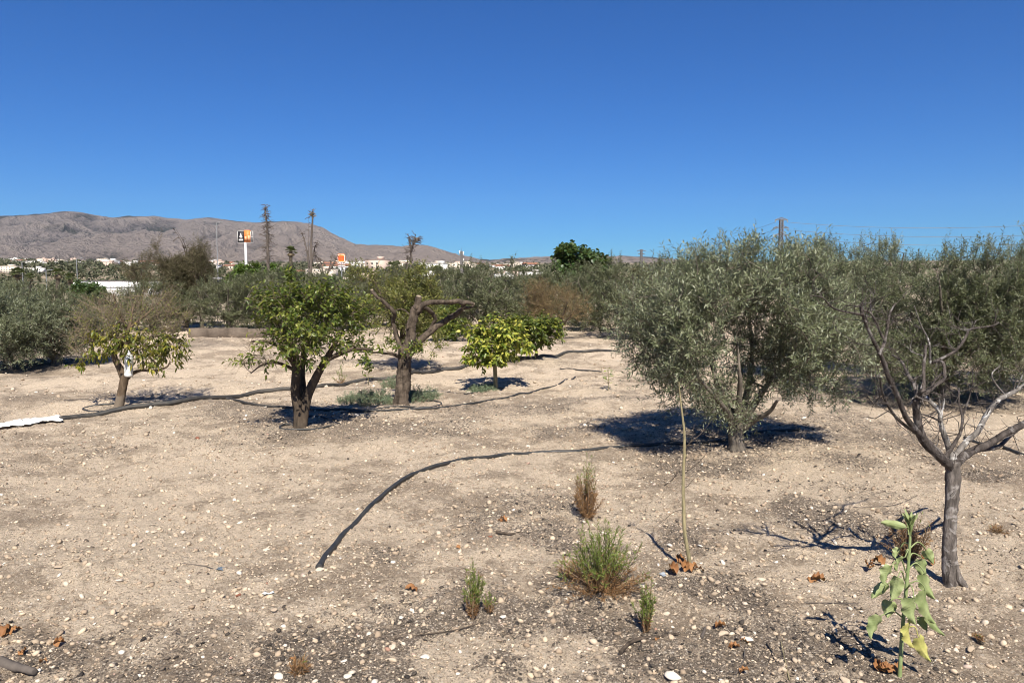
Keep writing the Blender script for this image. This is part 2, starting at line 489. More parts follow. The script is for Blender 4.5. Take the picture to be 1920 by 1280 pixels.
def build_ground():
    a0 = math.radians(52)
    front = np.linspace(-a0, a0, 720)
    back = np.linspace(a0, 2 * math.pi - a0, 60)[1:-1]
    ang = np.concatenate([front, back])
    rs = list(np.geomspace(.35, 2.1, 16))
    while rs[-1] < 14: rs.append(rs[-1] * 1.0050)
    while rs[-1] < 60: rs.append(rs[-1] * 1.013)
    while rs[-1] < 14000: rs.append(rs[-1] * 1.07)
    rs = np.array(rs)
    R, A = np.meshgrid(rs, ang, indexing='ij')
    X = R * np.sin(A); Y = R * np.cos(A)
    Z = H_fine(X, Y)
    V = np.stack([X, Y, Z], -1).reshape(-1, 3)
    nr, na = R.shape
    idx = np.arange(nr * na).reshape(nr, na)
    a = idx[:-1]; b = idx[1:]
    F = np.stack([a, b, np.roll(b, -1, 1), np.roll(a, -1, 1)], -1).reshape(-1, 4)[:, ::-1]
    mb = MB(); mb.add(V, F)
    c0 = len(V)
    mb.add(np.array([[0, 0, float(H(0, 0))]]), np.zeros((0, 3), np.int64))
    me_o = mb.build('ground', ground_mat(), smooth=True)
    me = me_o.data
    at = me.attributes.new('litter', 'FLOAT', 'POINT')  # holds the litter and the shade painted under the trees
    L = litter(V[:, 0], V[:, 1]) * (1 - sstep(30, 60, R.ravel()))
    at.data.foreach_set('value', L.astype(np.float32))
    tag(me_o, 'dry pale sandy soil of the grove with grey litter patches and shade painted in under the trees', 'ground', kind='structure')
build_ground()

# ------------------------------------------------------------------ mountains
RIDGE = np.array([(-1500, 490), (-1100, 466), (-700, 440), (-300, 428), (-160, 412), (-60, 408), (0, 405), (60, 402), (120, 397), (150, 398), (180, 403), (212, 408), (245, 405), (290, 405), (312, 409), (345, 412), (390, 408), (430, 413), (480, 417), (530, 414),
                  (575, 418), (605, 427), (640, 446), (668, 458), (720, 460), (745, 462), (780, 459), (800, 460), (830, 468), (870, 480), (912, 487), (960, 484),
                  (1010, 482), (1050, 480), (1160, 480), (1200, 481), (1270, 486), (1330, 489), (1500, 497), (1700, 500), (2000, 495), (2300, 505)], float)
RDIST = np.array([(-1500, 6800), (-300, 6800), (560, 6600), (660, 5900), (760, 4700), (840, 4600), (930, 5600), (1100, 6200), (2300, 6000)], float)

def mountain_mat():
    t = NT('bare_mountain_rock')
    co = t.pos()
    n1 = t.noise(.0011, 5, .6, co); n2 = t.noise(.008, 6, .65, co); n3 = t.noise(.035, 5, .7, co)
    a = t.math('ADD', t.math('MULTIPLY', n1, .6), t.math('MULTIPLY', n2, .4))
    c = t.ramp(a, [(.40, (.118, .104, .106)), (.50, (.172, .149, .144)), (.60, (.26, .22, .198))])
    s = t.n('ShaderNodeSeparateXYZ'); t.l(co, s.inputs[0])
    m = t.n('ShaderNodeMapRange'); t.l(s.outputs[0], m.inputs[0]); m.inputs[1].default_value = -2200; m.inputs[2].default_value = -600
    c = t.mix(t.math('MULTIPLY', m.outputs[0], .6), c, (.34, .255, .19))
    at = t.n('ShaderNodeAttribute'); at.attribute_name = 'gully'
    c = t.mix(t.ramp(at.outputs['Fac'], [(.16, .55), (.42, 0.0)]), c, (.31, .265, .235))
    k = t.math('ADD', t.math('MULTIPLY', n3, .55), t.math('MULTIPLY', n2, .25)); k = t.math('ADD', k, t.math('MULTIPLY', at.outputs['Fac'], .26))  # scrub in the gullies, darkened further to stand in for their shadow
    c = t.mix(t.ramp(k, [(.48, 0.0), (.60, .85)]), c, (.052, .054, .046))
    t.col(c); t.rough(.95, .1)
    t.bump(t.math('ADD', n2, t.math('MULTIPLY', n3, .5)), 1.0, 110)
    return t.mat

def build_mountains():
    pxs = np.concatenate([np.linspace(-1450, -265, 160), np.linspace(-260, 2250, 900)])
    ry = np.interp(pxs, RIDGE[:, 0], RIDGE[:, 1]); rd = np.interp(pxs, RDIST[:, 0], RDIST[:, 1])
    az = np.zeros_like(pxs); te = np.zeros_like(pxs)
    for i, (x, y) in enumerate(zip(pxs, ry)):
        d = ray(x, y); az[i] = math.atan2(d[0], d[1]); te[i] = d[2] / math.hypot(d[0], d[1])
    zr = EYE[2] + te * rd
    d0 = 2300.0
    t = np.concatenate([np.linspace(0, 1, 150), 1 + np.linspace(.01, .5, 22)])
    T, A = np.meshgrid(t, az, indexing='ij')
    RD = rd[None, :]; ZR = zr[None, :]
    D = d0 + (RD - d0) * T
    X = D * np.sin(A); Y = D * np.cos(A)
    zb = H_big(X, Y)
    f = np.clip(T, 0, 1)
    s = 0.28 * f + 0.72 * f ** 2.1
    def ridged(u, v, seed, o=5):
        z = 0; a = 1; tt = 0
        for i in range(o):
            z = z + a * (1 - np.abs(2 * vnoise(u * 2 ** i + 3.1 * i, v * 2 ** i, seed + i) - 1)); tt += a; a *= .52
        return z / tt
    n = ridged(X / 620, Y / 900, 300) - .55
    n2 = ridged(X / 190, Y / 260, 330, 4) - .55
    win = np.clip(f * 5, 0, 1) * (1 - f ** 6)
    z = ZR * s + win * (ZR * .62 * n + ZR * .34 * n2 + 14 * n) * (0.35 + .65 * f)
    z = z + (vnoise(X / 60, Y / 60, 90) - .5) * 9 * np.clip(f * 4, 0, 1)
    z = np.where(T <= 1, z, ZR - (T - 1) * ZR * 1.6)
    # keep every slope below the line of sight to its ridge
    lim = EYE[2] + te[None, :] * D * (.985 - .03 * (1 - f))
    z = np.where(T < .985, np.minimum(z, np.maximum(lim, 20)), z)
    z = np.maximum(z, -20)
    base = H_big(X * 0 + d0 * np.sin(A), d0 * np.cos(A))
    Z = np.maximum(z, 0) + np.maximum(base * (1 - f) - 6, -6) * (1 - f)
    V = np.stack([X, Y, Z], -1).reshape(-1, 3)
    nr, na = T.shape
    idx = np.arange(nr * na).reshape(nr, na)
    F = np.stack([idx[:-1, :-1], idx[:-1, 1:], idx[1:, 1:], idx[1:, :-1]], -1).reshape(-1, 4)
    mb = MB(); mb.add(V, F)
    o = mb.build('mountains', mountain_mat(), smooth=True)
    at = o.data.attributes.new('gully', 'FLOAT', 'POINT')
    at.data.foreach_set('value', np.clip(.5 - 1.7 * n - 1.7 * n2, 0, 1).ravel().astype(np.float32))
    tag(o, 'bare greyish brown mountain range along the horizon', 'mountains', kind='structure')
build_mountains()

# ------------------------------------------------------------------ trees: growth
def grow(limbs, targets, seed=0, r_end=.004, r_start=.35, sag=0.1):
    """join every target to the nearest bit of wood; returns the branch polylines (S,5,3), radii and end directions"""
    lr = np.random.default_rng(seed)
    N = []; NR = []; ND = []
    for pts, rad in limbs:
        p, r = catmull(pts, rad, 5)
        g = nrm(np.gradient(p, axis=0))
        st = int(len(p) * .25) if len(limbs) > 1 else int(len(p) * .4)
        N += list(p[st:]); NR += list(r[st:]); ND += list(g[st:])
    N = np.array(N); NR = np.array(NR); ND = np.array(ND)
    root = N.mean(0)
    order = np.argsort(np.linalg.norm(targets[:, None] - N[None], axis=2).min(1))
    PP = []; RR = []; ED = []
    for i in order:
        q = targets[i]
        d = np.linalg.norm(N - q, axis=1)
        j = int(np.argmin(d + lr.uniform(0, .06, len(d))))
        a = N[j]; L = np.linalg.norm(q - a)
        if L < 1e-3: q = q + .02; L = .03
        c1 = a + ND[j] * L * .35 + lr.normal(0, .05, 3) * L
        c2 = q - np.array([0, 0, 1.0]) * L * sag + lr.normal(0, .08, 3) * L
        tt = np.linspace(0, 1, 6)[:, None]
        p = (1 - tt) ** 3 * a + 3 * (1 - tt) ** 2 * tt * c1 + 3 * (1 - tt) * tt ** 2 * c2 + tt ** 3 * q
        r0 = max(r_end * 1.3, min(NR[j] * .62, .03 * r_start / .35))
        r = np.linspace(r0, r_end, 6)
        PP.append(p); RR.append(r); ED.append(nrm(p[-1] - p[-2]))
        g = nrm(np.gradient(p, axis=0))
        N = np.vstack([N, p[2:]]); NR = np.concatenate([NR, r[2:]]); ND = np.vstack([ND, g[2:]])
    return np.array(PP), np.array(RR), np.array(ED), targets[order]

def fill(ells, n, seed=0, inner=.35, gap=.0, gs=2.2):
    """points spread through a union of ellipsoids (cx,cy,cz,rx,ry,rz), denser to the outside, with gaps"""
    lr = np.random.default_rng(seed)
    vol = np.array([e[3] * e[4] * e[5] for e in ells]) ** .75
    out = []
    k = lr.normal(0, gs, (6, 3)); ph = lr.uniform(0, 6.28, 6)
    while len(out) < n:
        e = ells[lr.choice(len(ells), p=vol / vol.sum())]
        v = nrm(lr.normal(0, 1, 3)); r = inner + (1 - inner) * lr.uniform(0, 1) ** .6
        p = np.array(e[:3]) + v * np.array(e[3:6]) * r
        if gap and np.sin(k @ p + ph).sum() < -3 + 3.6 * gap * 1.2: continue
        if p[2] < .12: continue
        out.append(p)
    return np.array(out)

def sprays(mb, ends, edir, centre, n_spray, n_leaf, L_spray, leaf, kind='lance', up=.35, outw=.6, along=.5, rnd=.6, curve=.0,
           seed=0, m_leaf=0, m_twig=1, twig_r=.0018, leaf_angle=.8, bare=.15, hang=0.0, twigs=True, droop=0.0):
    lr = np.random.default_rng(seed)
    E = np.repeat(ends, n_spray, 0); D0 = np.repeat(edir, n_spray, 0)
    S = len(E)
    o = nrm(E - centre)
    D = nrm(o * outw + D0 * along + np.array([0, 0, up]) + lr.normal(0, rnd, (S, 3)))
    Ls = L_spray * lr.uniform(.55, 1.25, S)
    start = E - D0 * (lr.uniform(0, .5, S) * Ls)[:, None]
    def at(t):
        return start[:, None] + D[:, None] * (t * Ls[:, None])[:, :, None] + np.array([0, 0, 1.0]) * (curve * (t ** 2) * Ls[:, None])[:, :, None]
    t = np.tile(np.linspace(0, 1, 4), (S, 1))
    pts = at(t)
    if twigs: strands(mb, pts, np.tile(np.linspace(twig_r, twig_r * .4, 4), (S, 1)), 3, m_twig)
    tl = bare + (1 - bare) * (np.arange(n_leaf) + lr.uniform(-.4, .4, (S, n_leaf))) / n_leaf
    tl = np.clip(tl, 0, 1.02)
    Pl = at(tl)
    ref = nrm(lr.normal(0, 1, (S, 3))); A = nrm(np.cross(D, ref)); B = np.cross(D, A)
    phi = np.arange(n_leaf)[None] * 2.4 + lr.uniform(0, 6.28, (S, 1)) + lr.normal(0, .3, (S, n_leaf))
    rad = np.cos(phi)[..., None] * A[:, None] + np.sin(phi)[..., None] * B[:, None]
    Dl = D[:, None] * (1 - leaf_angle * .5) + rad * leaf_angle + np.array([0, 0, -hang]) + lr.normal(0, .12, (S, n_leaf, 3))
    U = nrm(rad * -.3 + D[:, None] * .5 + np.array([0, 0, .9]) + lr.normal(0, .45, (S, n_leaf, 3)))
    ll = leaf[0] * lr.uniform(.6, 1.2, S * n_leaf); ww = leaf[1] * lr.uniform(.75, 1.2, S * n_leaf)
    leaves(mb, Pl.reshape(-1, 3), Dl.reshape(-1, 3), U.reshape(-1, 3), ll, ww, kind, m_leaf, droop=droop)

def limb_mesh(root, limbs, mat, name='trunk', sides=10, seed=0, rough=.03, lobes=.05, k=5):
    mb = MB()
    for i, (p, r) in enumerate(limbs):
        tube(mb, p, r, sides if r[0] > .02 else 6, k, 0, rough, seed=seed + i, lobes=lobes)
    return mb.build(name, mat, root, smooth=True)

def branch_mesh(mb, PP, RR, sides=5):
    strands(mb, PP, RR, sides, 2)

def local_px(base):
    def f(px, py, dy=0.0):
        return P(px, py, base[1] + dy) - base
    return f

# ---------------------------------------------------------------- the big olive tree
OLIVES = 'olive trees of the grove'
def olive_main():
    b = G(1380, 843); q = local_px(b)
    root = thing('olive_tree', b, 'broad silvery olive tree with a short trunk behind the bare sapling, shade pooled beneath', 'olive tree', OLIVES)
    zf = q(1382, 790)
    limbs = [([q(1380, 850), q(1381, 835), q(1380, 815), q(1381, 800), zf], [.108, .080, .072, .080, .06]),
             ([q(1378, 806), q(1372, 775, .05), q(1352, 745, .15), q(1340, 700, .35), q(1320, 640, .5)], [.06, .045, .035, .026, .014]),
             ([q(1382, 800), q(1384, 765, -.05), q(1388, 720, -.15), q(1386, 690, -.2), q(1384, 650, -.1)], [.05, .034, .022, .014, .006]),
             ([q(1388, 802), q(1402, 775, .0), q(1420, 748, .1), q(1452, 700, .25), q(1480, 640, .3)], [.06, .042, .032, .022, .008]),
             ([q(1390, 806), q(1412, 790, -.1), q(1442, 772, -.3), q(1458, 750, -.45)], [.04, .026, .02, .012]),
             ([q(1376, 800), q(1362, 770, -.2), q(1320, 720, -.35), q(1270, 660, -.4)], [.04, .026, .016, .006]),
             ([q(1386, 795), q(1400, 740, .4), q(1410, 660, .75), q(1400, 560, .8)], [.045, .034, .024, .012])]
    limb_mesh(root, limbs, M['bark_olive'], sides=14, lobes=.08)
    c = q(1375, 610)
    def e(px, py, dy, rx, ry, rz):
        p = q(px, py, dy); return (*p, rx / FPX * b[1], ry, rz / FPX * b[1])
    ells = [e(1370, 580, 0, 190, .95, 125), e(1450, 560, .1, 120, .8, 110), e(1260, 600, -.1, 105, .7, 95), e(1470, 640, -.1, 115, .7, 100),
            e(1235, 650, -.1, 75, .5, 80), e(1335, 680, -.35, 100, .5, 80), e(1385, 540, .2, 120, .6, 80), e(1545, 630, .1, 65, .5, 90),
            e(1400, 740, -.2, 75, .45, 65), e(1275, 700, -.1, 80, .4, 50), e(1500, 500, .2, 60, .4, 50), e(1300, 520, .2, 60, .4, 45),
            e(1420, 690, .3, 120, .5, 70), e(1530, 700, .2, 60, .4, 60), e(1210, 620, 0, 55, .4, 50), e(1350, 750, .1, 55, .4, 40), e(1380, 620, -.6, 150, .35, 110), e(1385, 680, -.5, 90, .3, 70), e(1310, 650, -.55, 90, .3, 60)]
    tg = fill(ells + [e(1330, 615, .2, 90, .6, 75), e(1330, 600, -.4, 70, .4, 60), e(1565, 655, 0, 55, .5, 75), e(1545, 560, .1, 50, .5, 60)], 900, 5, inner=.15, gap=.18)
    thin = fill([e(1372, 775, -.15, 50, .3, 28), e(1330, 740, -.3, 50, .3, 30)], 60, 55, inner=.1)
    # tall water shoots standing out of the top
    tops = [(1205, 520), (1245, 500), (1272, 468), (1290, 480), (1330, 500), (1345, 478), (1372, 462), (1392, 455), (1405, 470), (1432, 452), (1455, 462), (1478, 470), (1500, 478), (1420, 476), (1360, 490), (1310, 508), (1222, 545), (1530, 500)]
    tt = np.array([q(x, y + 46, rng.uniform(-.3, .4)) for x, y in tops])
    PP, RR, ED, T = grow(limbs, tg, 6, r_end=.0035)
    PP2, RR2, ED2, T2 = grow(limbs + [(p[[0, 3, 5]], r[[0, 3, 5]]) for p, r in zip(PP[::3], RR[::3])], tt, 8, r_end=.003)
    mb = MB()
    sprays(mb, T, ED, c + np.array([0, 0, -.3]), 5, 12, .25, (.055, .0125), up=.42, outw=.5, seed=9, curve=-.05)
    PP3, RR3, ED3, T3 = grow(limbs, thin, 66, r_end=.002)
    branch_mesh(mb, PP3, RR3 * .6)
    sprays(mb, T3, ED3, c, 3, 5, .2, (.045, .011), up=.2, outw=.5, seed=67)
    low = T[T[:, 2] < c[2] - .1]
    sprays(mb, low, np.tile([0, 0, -1.0], (len(low), 1)), c, 2, 12, .2, (.052, .012), up=-.25, outw=.5, seed=10, curve=-.25)
    sprays(mb, T2, np.tile([0, 0, 1.0], (len(T2), 1)), c, 5, 20, .3, (.058, .013), up=1.1, outw=.1, along=.6, rnd=.28, seed=12)
    branch_mesh(mb, np.concatenate([PP, PP2]), np.concatenate([RR, RR2]))
    mb.build('crown', [M['olive_leaf'], M['olive_twig'], M['bark_olive']], root)
    return root
olive_main()

def make_olive(base, h, rx, ry, label, seed, leaf=(.056, .0125), n=380, nl=13, ns=5, mat='olive_leaf', low=.25, spray=.26, dens_gap=.25, shoots=16, bark='bark_olive', group=OLIVES, top=1.0, name='olive_tree', up=.45):
    """an olive standing at a ground point: h high, rx / ry half widths"""
    lr = np.random.default_rng(seed)
    root = thing(name, base, label, 'olive tree' if name == 'olive_tree' else 'tree', group)
    limbs = [([(0, 0, -.08), (0.02, 0, .1), (lr.normal(0, .04), lr.normal(0, .04), .32 * h * .6)], [.12, .085, .075])]
    f = np.array(limbs[0][0][-1])
    for k in range(6):
        a = k * 1.05 + lr.uniform(-.4, .4); s = lr.uniform(.45, .7)
        e = np.array([math.cos(a) * rx * s, math.sin(a) * ry * s, h * lr.uniform(.6, .82)])
        mid = f * .6 + e * .4 + np.array([lr.normal(0, .05), lr.normal(0, .05), -.06 * h])
        limbs.append(([f - (0, 0, .06), f * .75 + mid * .25, mid, e], [.055, .045, .03, .012]))
    limb_mesh(root, limbs, M[bark], sides=10, lobes=.08, seed=seed)
    zb = h * low; zc_ = (h * .93 + zb) / 2
    ells = [(0, 0, zc_, rx * .95, ry * .95, (h * .93 - zb) / 2), (0, 0, zc_ * .85, rx * .95, ry * .95, (h * .93 - zb) / 2.4)]
    for k in range(7):
        a = lr.uniform(0, 6.28); s = lr.uniform(.35, .65)
        ells.append((math.cos(a) * rx * s, math.sin(a) * ry * s, h * lr.uniform(low + .18, .78), rx * lr.uniform(.3, .5), ry * .4, h * lr.uniform(.16, .26)))
    tg = fill(ells, n, seed, inner=.22, gap=dens_gap)
    PP, RR, ED, T = grow(limbs, tg, seed, r_end=.0035)
    mb = MB()
    c = np.array([0, 0, h * .45])
    sprays(mb, T, ED, c, ns, nl, spray, leaf, up=up, outw=.5, seed=seed, curve=-.04)
    if shoots:
        tops = T[np.argsort(-(T[:, 2] + lr.normal(0, .12 * h, len(T))))[:shoots]]
        sprays(mb, tops, np.tile([0, 0, 1.0], (len(tops), 1)), c, 4, nl + 4, spray * 1.35, leaf, up=1.2, outw=.15, along=.6, rnd=.25, seed=seed + 1)
    branch_mesh(mb, PP, RR)
    mb.build('crown', [M[mat], M['olive_twig'], M[bark]], root)
    return root

b = G(1765, 752); make_olive(b, 2.42, 1.5, 1.2, 'tall dark green olive tree behind the bare branching tree', 21, n=1100, ns=6, mat='olive_dark', low=.05, shoots=30)
b = at_depth(1512, 11.8); make_olive(b, 2.45, .55, .8, 'dense olive tree whose top rises just right of the pylon', 22, n=330, ns=6, mat='olive_dark', shoots=18, low=.12)
b = at_depth(1960, 11.2); make_olive(b, 2.68, 1.3, 1.1, 'tall olive tree cut by the right edge of the photo', 23, n=640, ns=6, mat='olive_leaf', shoots=22, low=.05)
b = at_depth(1640, 13.0); make_olive(b, 2.62, .85, .9, 'olive tree with loose upright tips behind the dark green one', 24, n=460, ns=5, mat='olive_leaf', shoots=18, low=.12)
b = G(15, 693); make_olive(b, 1.68, 1.05, 1.0, 'low bushy olive tree at the left edge with its skirt near the ground', 25, n=560, ns=6, mat='olive_leaf', low=.03, shoots=14)
b = G(105, 683); make_olive(b, 1.42, .75, .9, 'rounded olive bush beside the low one at the left edge, partly behind the lemon tree', 26, n=400, ns=6, mat='olive_dark', low=.03, shoots=10)

# ---------------------------------------------------------------- olives of the back row, copies of three trees
def copy_tree(o, parent=None):
    c = o.copy(); C.objects.link(c)
    if parent is not None: c.parent = parent
    for ch in o.children: copy_tree(ch, c)
    return c

BACK = 'hazy green olives of the back row'
protos = [make_olive((0, 0, 0), 1.9, 1.15, 1.1, 'x', 40 + i, leaf=(.075, .018), n=300, ns=5, nl=12, mat='olive_far', low=.02, spray=.27, dens_gap=.12, shoots=14, group=BACK) for i in range(3)]
back = [  # column, distance, height, width, label
    (180, 21.0, 1.42, 1.0, 'grey green olive between the left bushes and the lemon tree, under the white building'),
    (285, 24.0, 1.85, 1.15, 'olive filling the gap behind the dry top of the lemon tree'),
    (430, 22.5, 1.8, 1.05, 'dusky olive standing just above the low wall, right of the brown feathery tree'),
    (485, 25.0, 1.95, 1.15, 'olive behind the dead grey spire, left of the leafy orange tree'),
    (610, 24.0, 2.0, 1.15, 'silvery olive behind the crown of the leafy orange tree, below the burger sign'),
    (680, 26.0, 2.1, 1.05, 'olive seen between the orange tree and the lopped trunk'),
    (850, 24.0, 2.1, 1.15, 'olive behind the arms of the lopped tree'),
    (905, 22.0, 2.05, 1.2, 'olive rising behind the yellow young citrus'),
    (975, 25.0, 2.1, 1.15, 'olive left of the rust brown shrub, behind the young citrus'),
    (1120, 24.0, 2.25, 1.2, 'olive under the fig tree, right of the rust brown shrub'),
    (1185, 21.0, 2.1, 1.2, 'olive touching the left flank of the big silvery olive'),
    (1260, 25.0, 2.2, 1.1, 'olive half hidden behind the top of the big silvery olive'),
    (-30, 24.0, 1.95, 1.1, 'olive behind the low bush at the left edge'),
    (545, 27.5, 2.0, 1.2, 'olive far back between the dead spire and the silvery one'),
    (350, 28.0, 1.75, 1.2, 'olive behind the brown feathery trees and the low wall'),
    (770, 27.0, 2.05, 1.2, 'olive directly behind the yellowish fanning citrus'),
    (1050, 27.5, 2.1, 1.2, 'olive behind the rust brown shrub, below the fig tree'),
    (60, 22.0, 1.85, 1.05, 'olive under the fan palms behind the left bushes'),
]
for i, (px, Y, hh, ww, lab) in enumerate(back):
    o = protos[i] if i < 3 else copy_tree(protos[i % 3])
    o.location = at_depth(px, Y); o.scale = (ww * 1.06, ww * 1.06, hh / 1.95 * (1.08 if px > 400 else 1.0)); o.rotation_euler = (0, 0, i * 1.9)
    o['label'] = lab

# ---------------------------------------------------------------- orange tree with two trunks
def leafy_citrus():
    b = G(562, 801); q = local_px(b)
    root = thing('orange_tree', b, 'leafy green citrus tree forking low into dark trunks, bare twigs on one side', 'citrus tree')
    limbs = [([q(562, 806), q(561, 795), q(559, 770), q(553, 735), q(555, 700), q(552, 660), q(530, 610)], [.105, .066, .055, .048, .045, .035, .015]),
             ([q(566, 804), q(568, 780, .03), q(577, 740, .06), q(593, 706, .08), q(612, 672, .1), q(640, 625, .1)], [.06, .062, .052, .046, .038, .016]),
             ([q(571, 772, .05), q(568, 735, .12), q(566, 690, .25), q(575, 620, .4)], [.05, .042, .036, .015]),
             ([q(556, 690), q(530, 655, -.1), q(500, 640, -.2), q(472, 640, -.2)], [.03, .022, .015, .008]),
             ([q(556, 695), q(520, 680, -.1), q(490, 685, -.15), q(470, 700, -.15)], [.022, .015, .010, .005]),
             ([q(610, 675, .1), q(660, 655, .1), q(700, 655, .1)], [.03, .02, .01])]
    limb_mesh(root, limbs, M['bark_citrus'], sides=10, lobes=.07, seed=3)
    def e(px, py, dy, rx, ry, rz):
        p = q(px, py, dy); return (*p, rx / FPX * b[1], ry, rz / FPX * b[1])
    ells = [e(590, 615, 0, 105, .6, 62), e(545, 590, -.1, 65, .45, 50), e(650, 600, .1, 70, .45, 60), e(560, 640, -.25, 50, .35, 40), e(620, 570, .1, 70, .4, 35), e(700, 620, .1, 60, .35, 45), e(520, 570, 0, 50, .35, 30), e(470, 680, -.15, 30, .2, 22)]
    tg = fill(ells + [e(690, 590, .2, 55, .4, 40)], 270, 31, inner=.15, gap=.4)
    PP, RR, ED, T = grow(limbs, tg, 32, r_end=.003)
    mb = MB(); c = q(590, 640); branch_mesh(mb, PP, RR)
    sprays(mb, T, ED, c, 3, 7, .20, (.060, .026), 'ovate', up=.45, outw=.5, seed=33, hang=.3, droop=.15, rnd=.8)
    tt = np.array([q(513, 558), q(545, 535), q(580, 548), q(612, 545), q(548, 520), q(600, 552), q(640, 560), q(500, 575), q(560, 560)])
    sprays(mb, tt, np.tile([0, 0, 1.], (len(tt), 1)), c, 3, 9, .14, (.07, .034), 'ovate', up=.8, outw=.1, rnd=.35, seed=34, hang=.2, droop=.15)
    mb.build('crown', [M['citrus'], M['dry_twig'], M['bark_citrus']], root)
    # leafless twigs
    ells = [e(480, 660, -.15, 45, .35, 45), e(520, 625, -.2, 40, .3, 30), e(560, 650, -.2, 40, .3, 30)]
    tg = fill(ells, 90, 35, inner=.2)
    PP, RR, ED, T = grow(limbs[3:5], tg, 36, r_end=.002)
    mb = MB(); strands(mb, PP, RR * .7, 3)
    sprays(mb, T, ED, c, 3, 1, .16, (.001, .001), up=.0, rnd=.6, seed=37, m_leaf=0, m_twig=0)
    mb.build('bare_twigs', M['dry_twig'], root)
leafy_citrus()

# ---------------------------------------------------------------- lemon tree with a dry top, bottle hung on it
def lemon():
    b = G(222, 767); q = local_px(b)
    root = thing('lemon_tree', b, 'leaning lemon tree with sparse yellowing leaves below and a dry twiggy top', 'citrus tree')
    limbs = [([q(221, 772), q(223, 762), q(228, 738), q(233, 712), q(236, 702)], [.098, .060, .052, .055, .05]),
             ([q(233, 710), q(226, 692), q(217, 675), q(214, 661), q(222, 646), q(233, 632), q(243, 612), q(250, 575, .1)], [.05, .043, .038, .036, .034, .03, .022, .010]),
             ([q(238, 708), q(248, 700), q(265, 694), q(292, 695), q(312, 688), q(318, 680)], [.035, .026, .02, .016, .012, .008]),
             ([q(216, 668), q(195, 650, .1), q(175, 640, .1), q(150, 648, .1)], [.024, .018, .012, .006]),
             ([q(222, 648), q(265, 635, .3), q(310, 630, .3), q(345, 648, .3)], [.022, .018, .013, .006]),
             ([q(240, 618), q(220, 580, -.1), q(212, 550, -.1)], [.018, .012, .006]),
             ([q(243, 615), q(285, 580, .1), q(310, 555, .2)], [.018, .012, .006])]
    limb_mesh(root, limbs, M['bark_lemon'], sides=10, lobes=.07, seed=4)
    def e(px, py, dy, rx, ry, rz):
        p = q(px, py, dy); return (*p, rx / FPX * b[1], ry, rz / FPX * b[1])
    tg = fill([e(270, 652, .2, 75, .5, 32), e(215, 648, .1, 40, .4, 24), e(295, 665, .1, 50, .4, 26), e(175, 668, .1, 28, .3, 20), e(335, 645, .2, 26, .3, 26), e(250, 630, 0, 60, .4, 30), e(165, 680, .1, 22, .2, 16), e(210, 625, 0, 40, .4, 22), e(300, 630, .2, 45, .4, 24)], 190, 41, inner=.1, gap=0)
    PP, RR, ED, T = grow(limbs, tg, 42, r_end=.003)
    mb = MB(); c = q(240, 640); branch_mesh(mb, PP, RR)
    sprays(mb, T, ED, c, 2, 5, .15, (.062, .026), 'ovate', up=-.2, outw=.3, seed=43, hang=.9, droop=.2, rnd=.8)
    mb.build('crown', [M['lemon'], M['dry_twig'], M['bark_lemon']], root)
    tg = fill([e(250, 590, 0, 100, .6, 55), e(185, 610, .1, 55, .4, 40), e(310, 600, .2, 50, .4, 35), e(165, 640, .2, 35, .4, 30)], 230, 45, inner=.2)
    PP, RR, ED, T = grow(limbs, tg, 46, r_end=.0022)
    mb = MB(); strands(mb, PP, RR * .7, 4)
    sprays(mb, T, ED, c, 3, 1, .22, (.001, .001), up=.45, rnd=.5, seed=47, m_leaf=0, m_twig=0, twig_r=.0022)
    sprays(mb, T, ED, c, 3, 3, .16, (.036, .014), up=.3, rnd=.6, seed=48, m_leaf=1, m_twig=0)
    mb.build('dry_top', [M['dry_twig'], M['yellowish']], root)
    # bottle
    pb = q(241, 706, -.11) + b
    bo = thing('plastic_bottle', pb, 'clear plastic bottle tied upside down against the leaning lemon tree', 'bottle')
    bo.rotation_euler = (math.radians(2), math.radians(5), 0)
    prof = [(.0, .0), (.046, .004), (.052, .02), (.052, .045), (.049, .05), (.052, .06), (.052, .10), (.049, .105), (.052, .115), (.052, .15), (.049, .155), (.053, .165), (.053, .235), (.046, .265), (.030, .295), (.016, .315), (.012, .325)]
    n = 20; V = []; F = []
    for r, z in prof:
        for k in range(n):
            a = 2 * math.pi * k / n; V.append((r * math.cos(a), r * math.sin(a), z))
    for i in range(len(prof) - 1):
        for k in range(n):
            a = i * n + k; bb = i * n + (k + 1) % n; F.append((a, bb, bb + n, a + n))
    t = NT('milky_plastic'); t.col(t.ramp(t.noise(16, 4), [(.35, (.60, .60, .56)), (.7, (.78, .78, .75))])); t.rough(.25, .6)
    t.b.inputs['Transmission Weight'].default_value = .12
    mb = MB(); mb.add(V, F); mb.build('bottle_body', t.mat, bo, smooth=True)
    mb = MB(); tube(mb, [(0, 0, .325), (0, 0, .345)], [.014, .014], 14, 1); mb.build('cap', M['white'], bo, smooth=True)
    mb = MB()
    tube(mb, [(.0, .0, .335), (-.05, .04, .30), (-.09, .07, .24), (-.12, .10, .235)], [.002] * 4, 5, 4)
    mb.build('tie_wire', M['metal'], bo, smooth=True)
lemon()

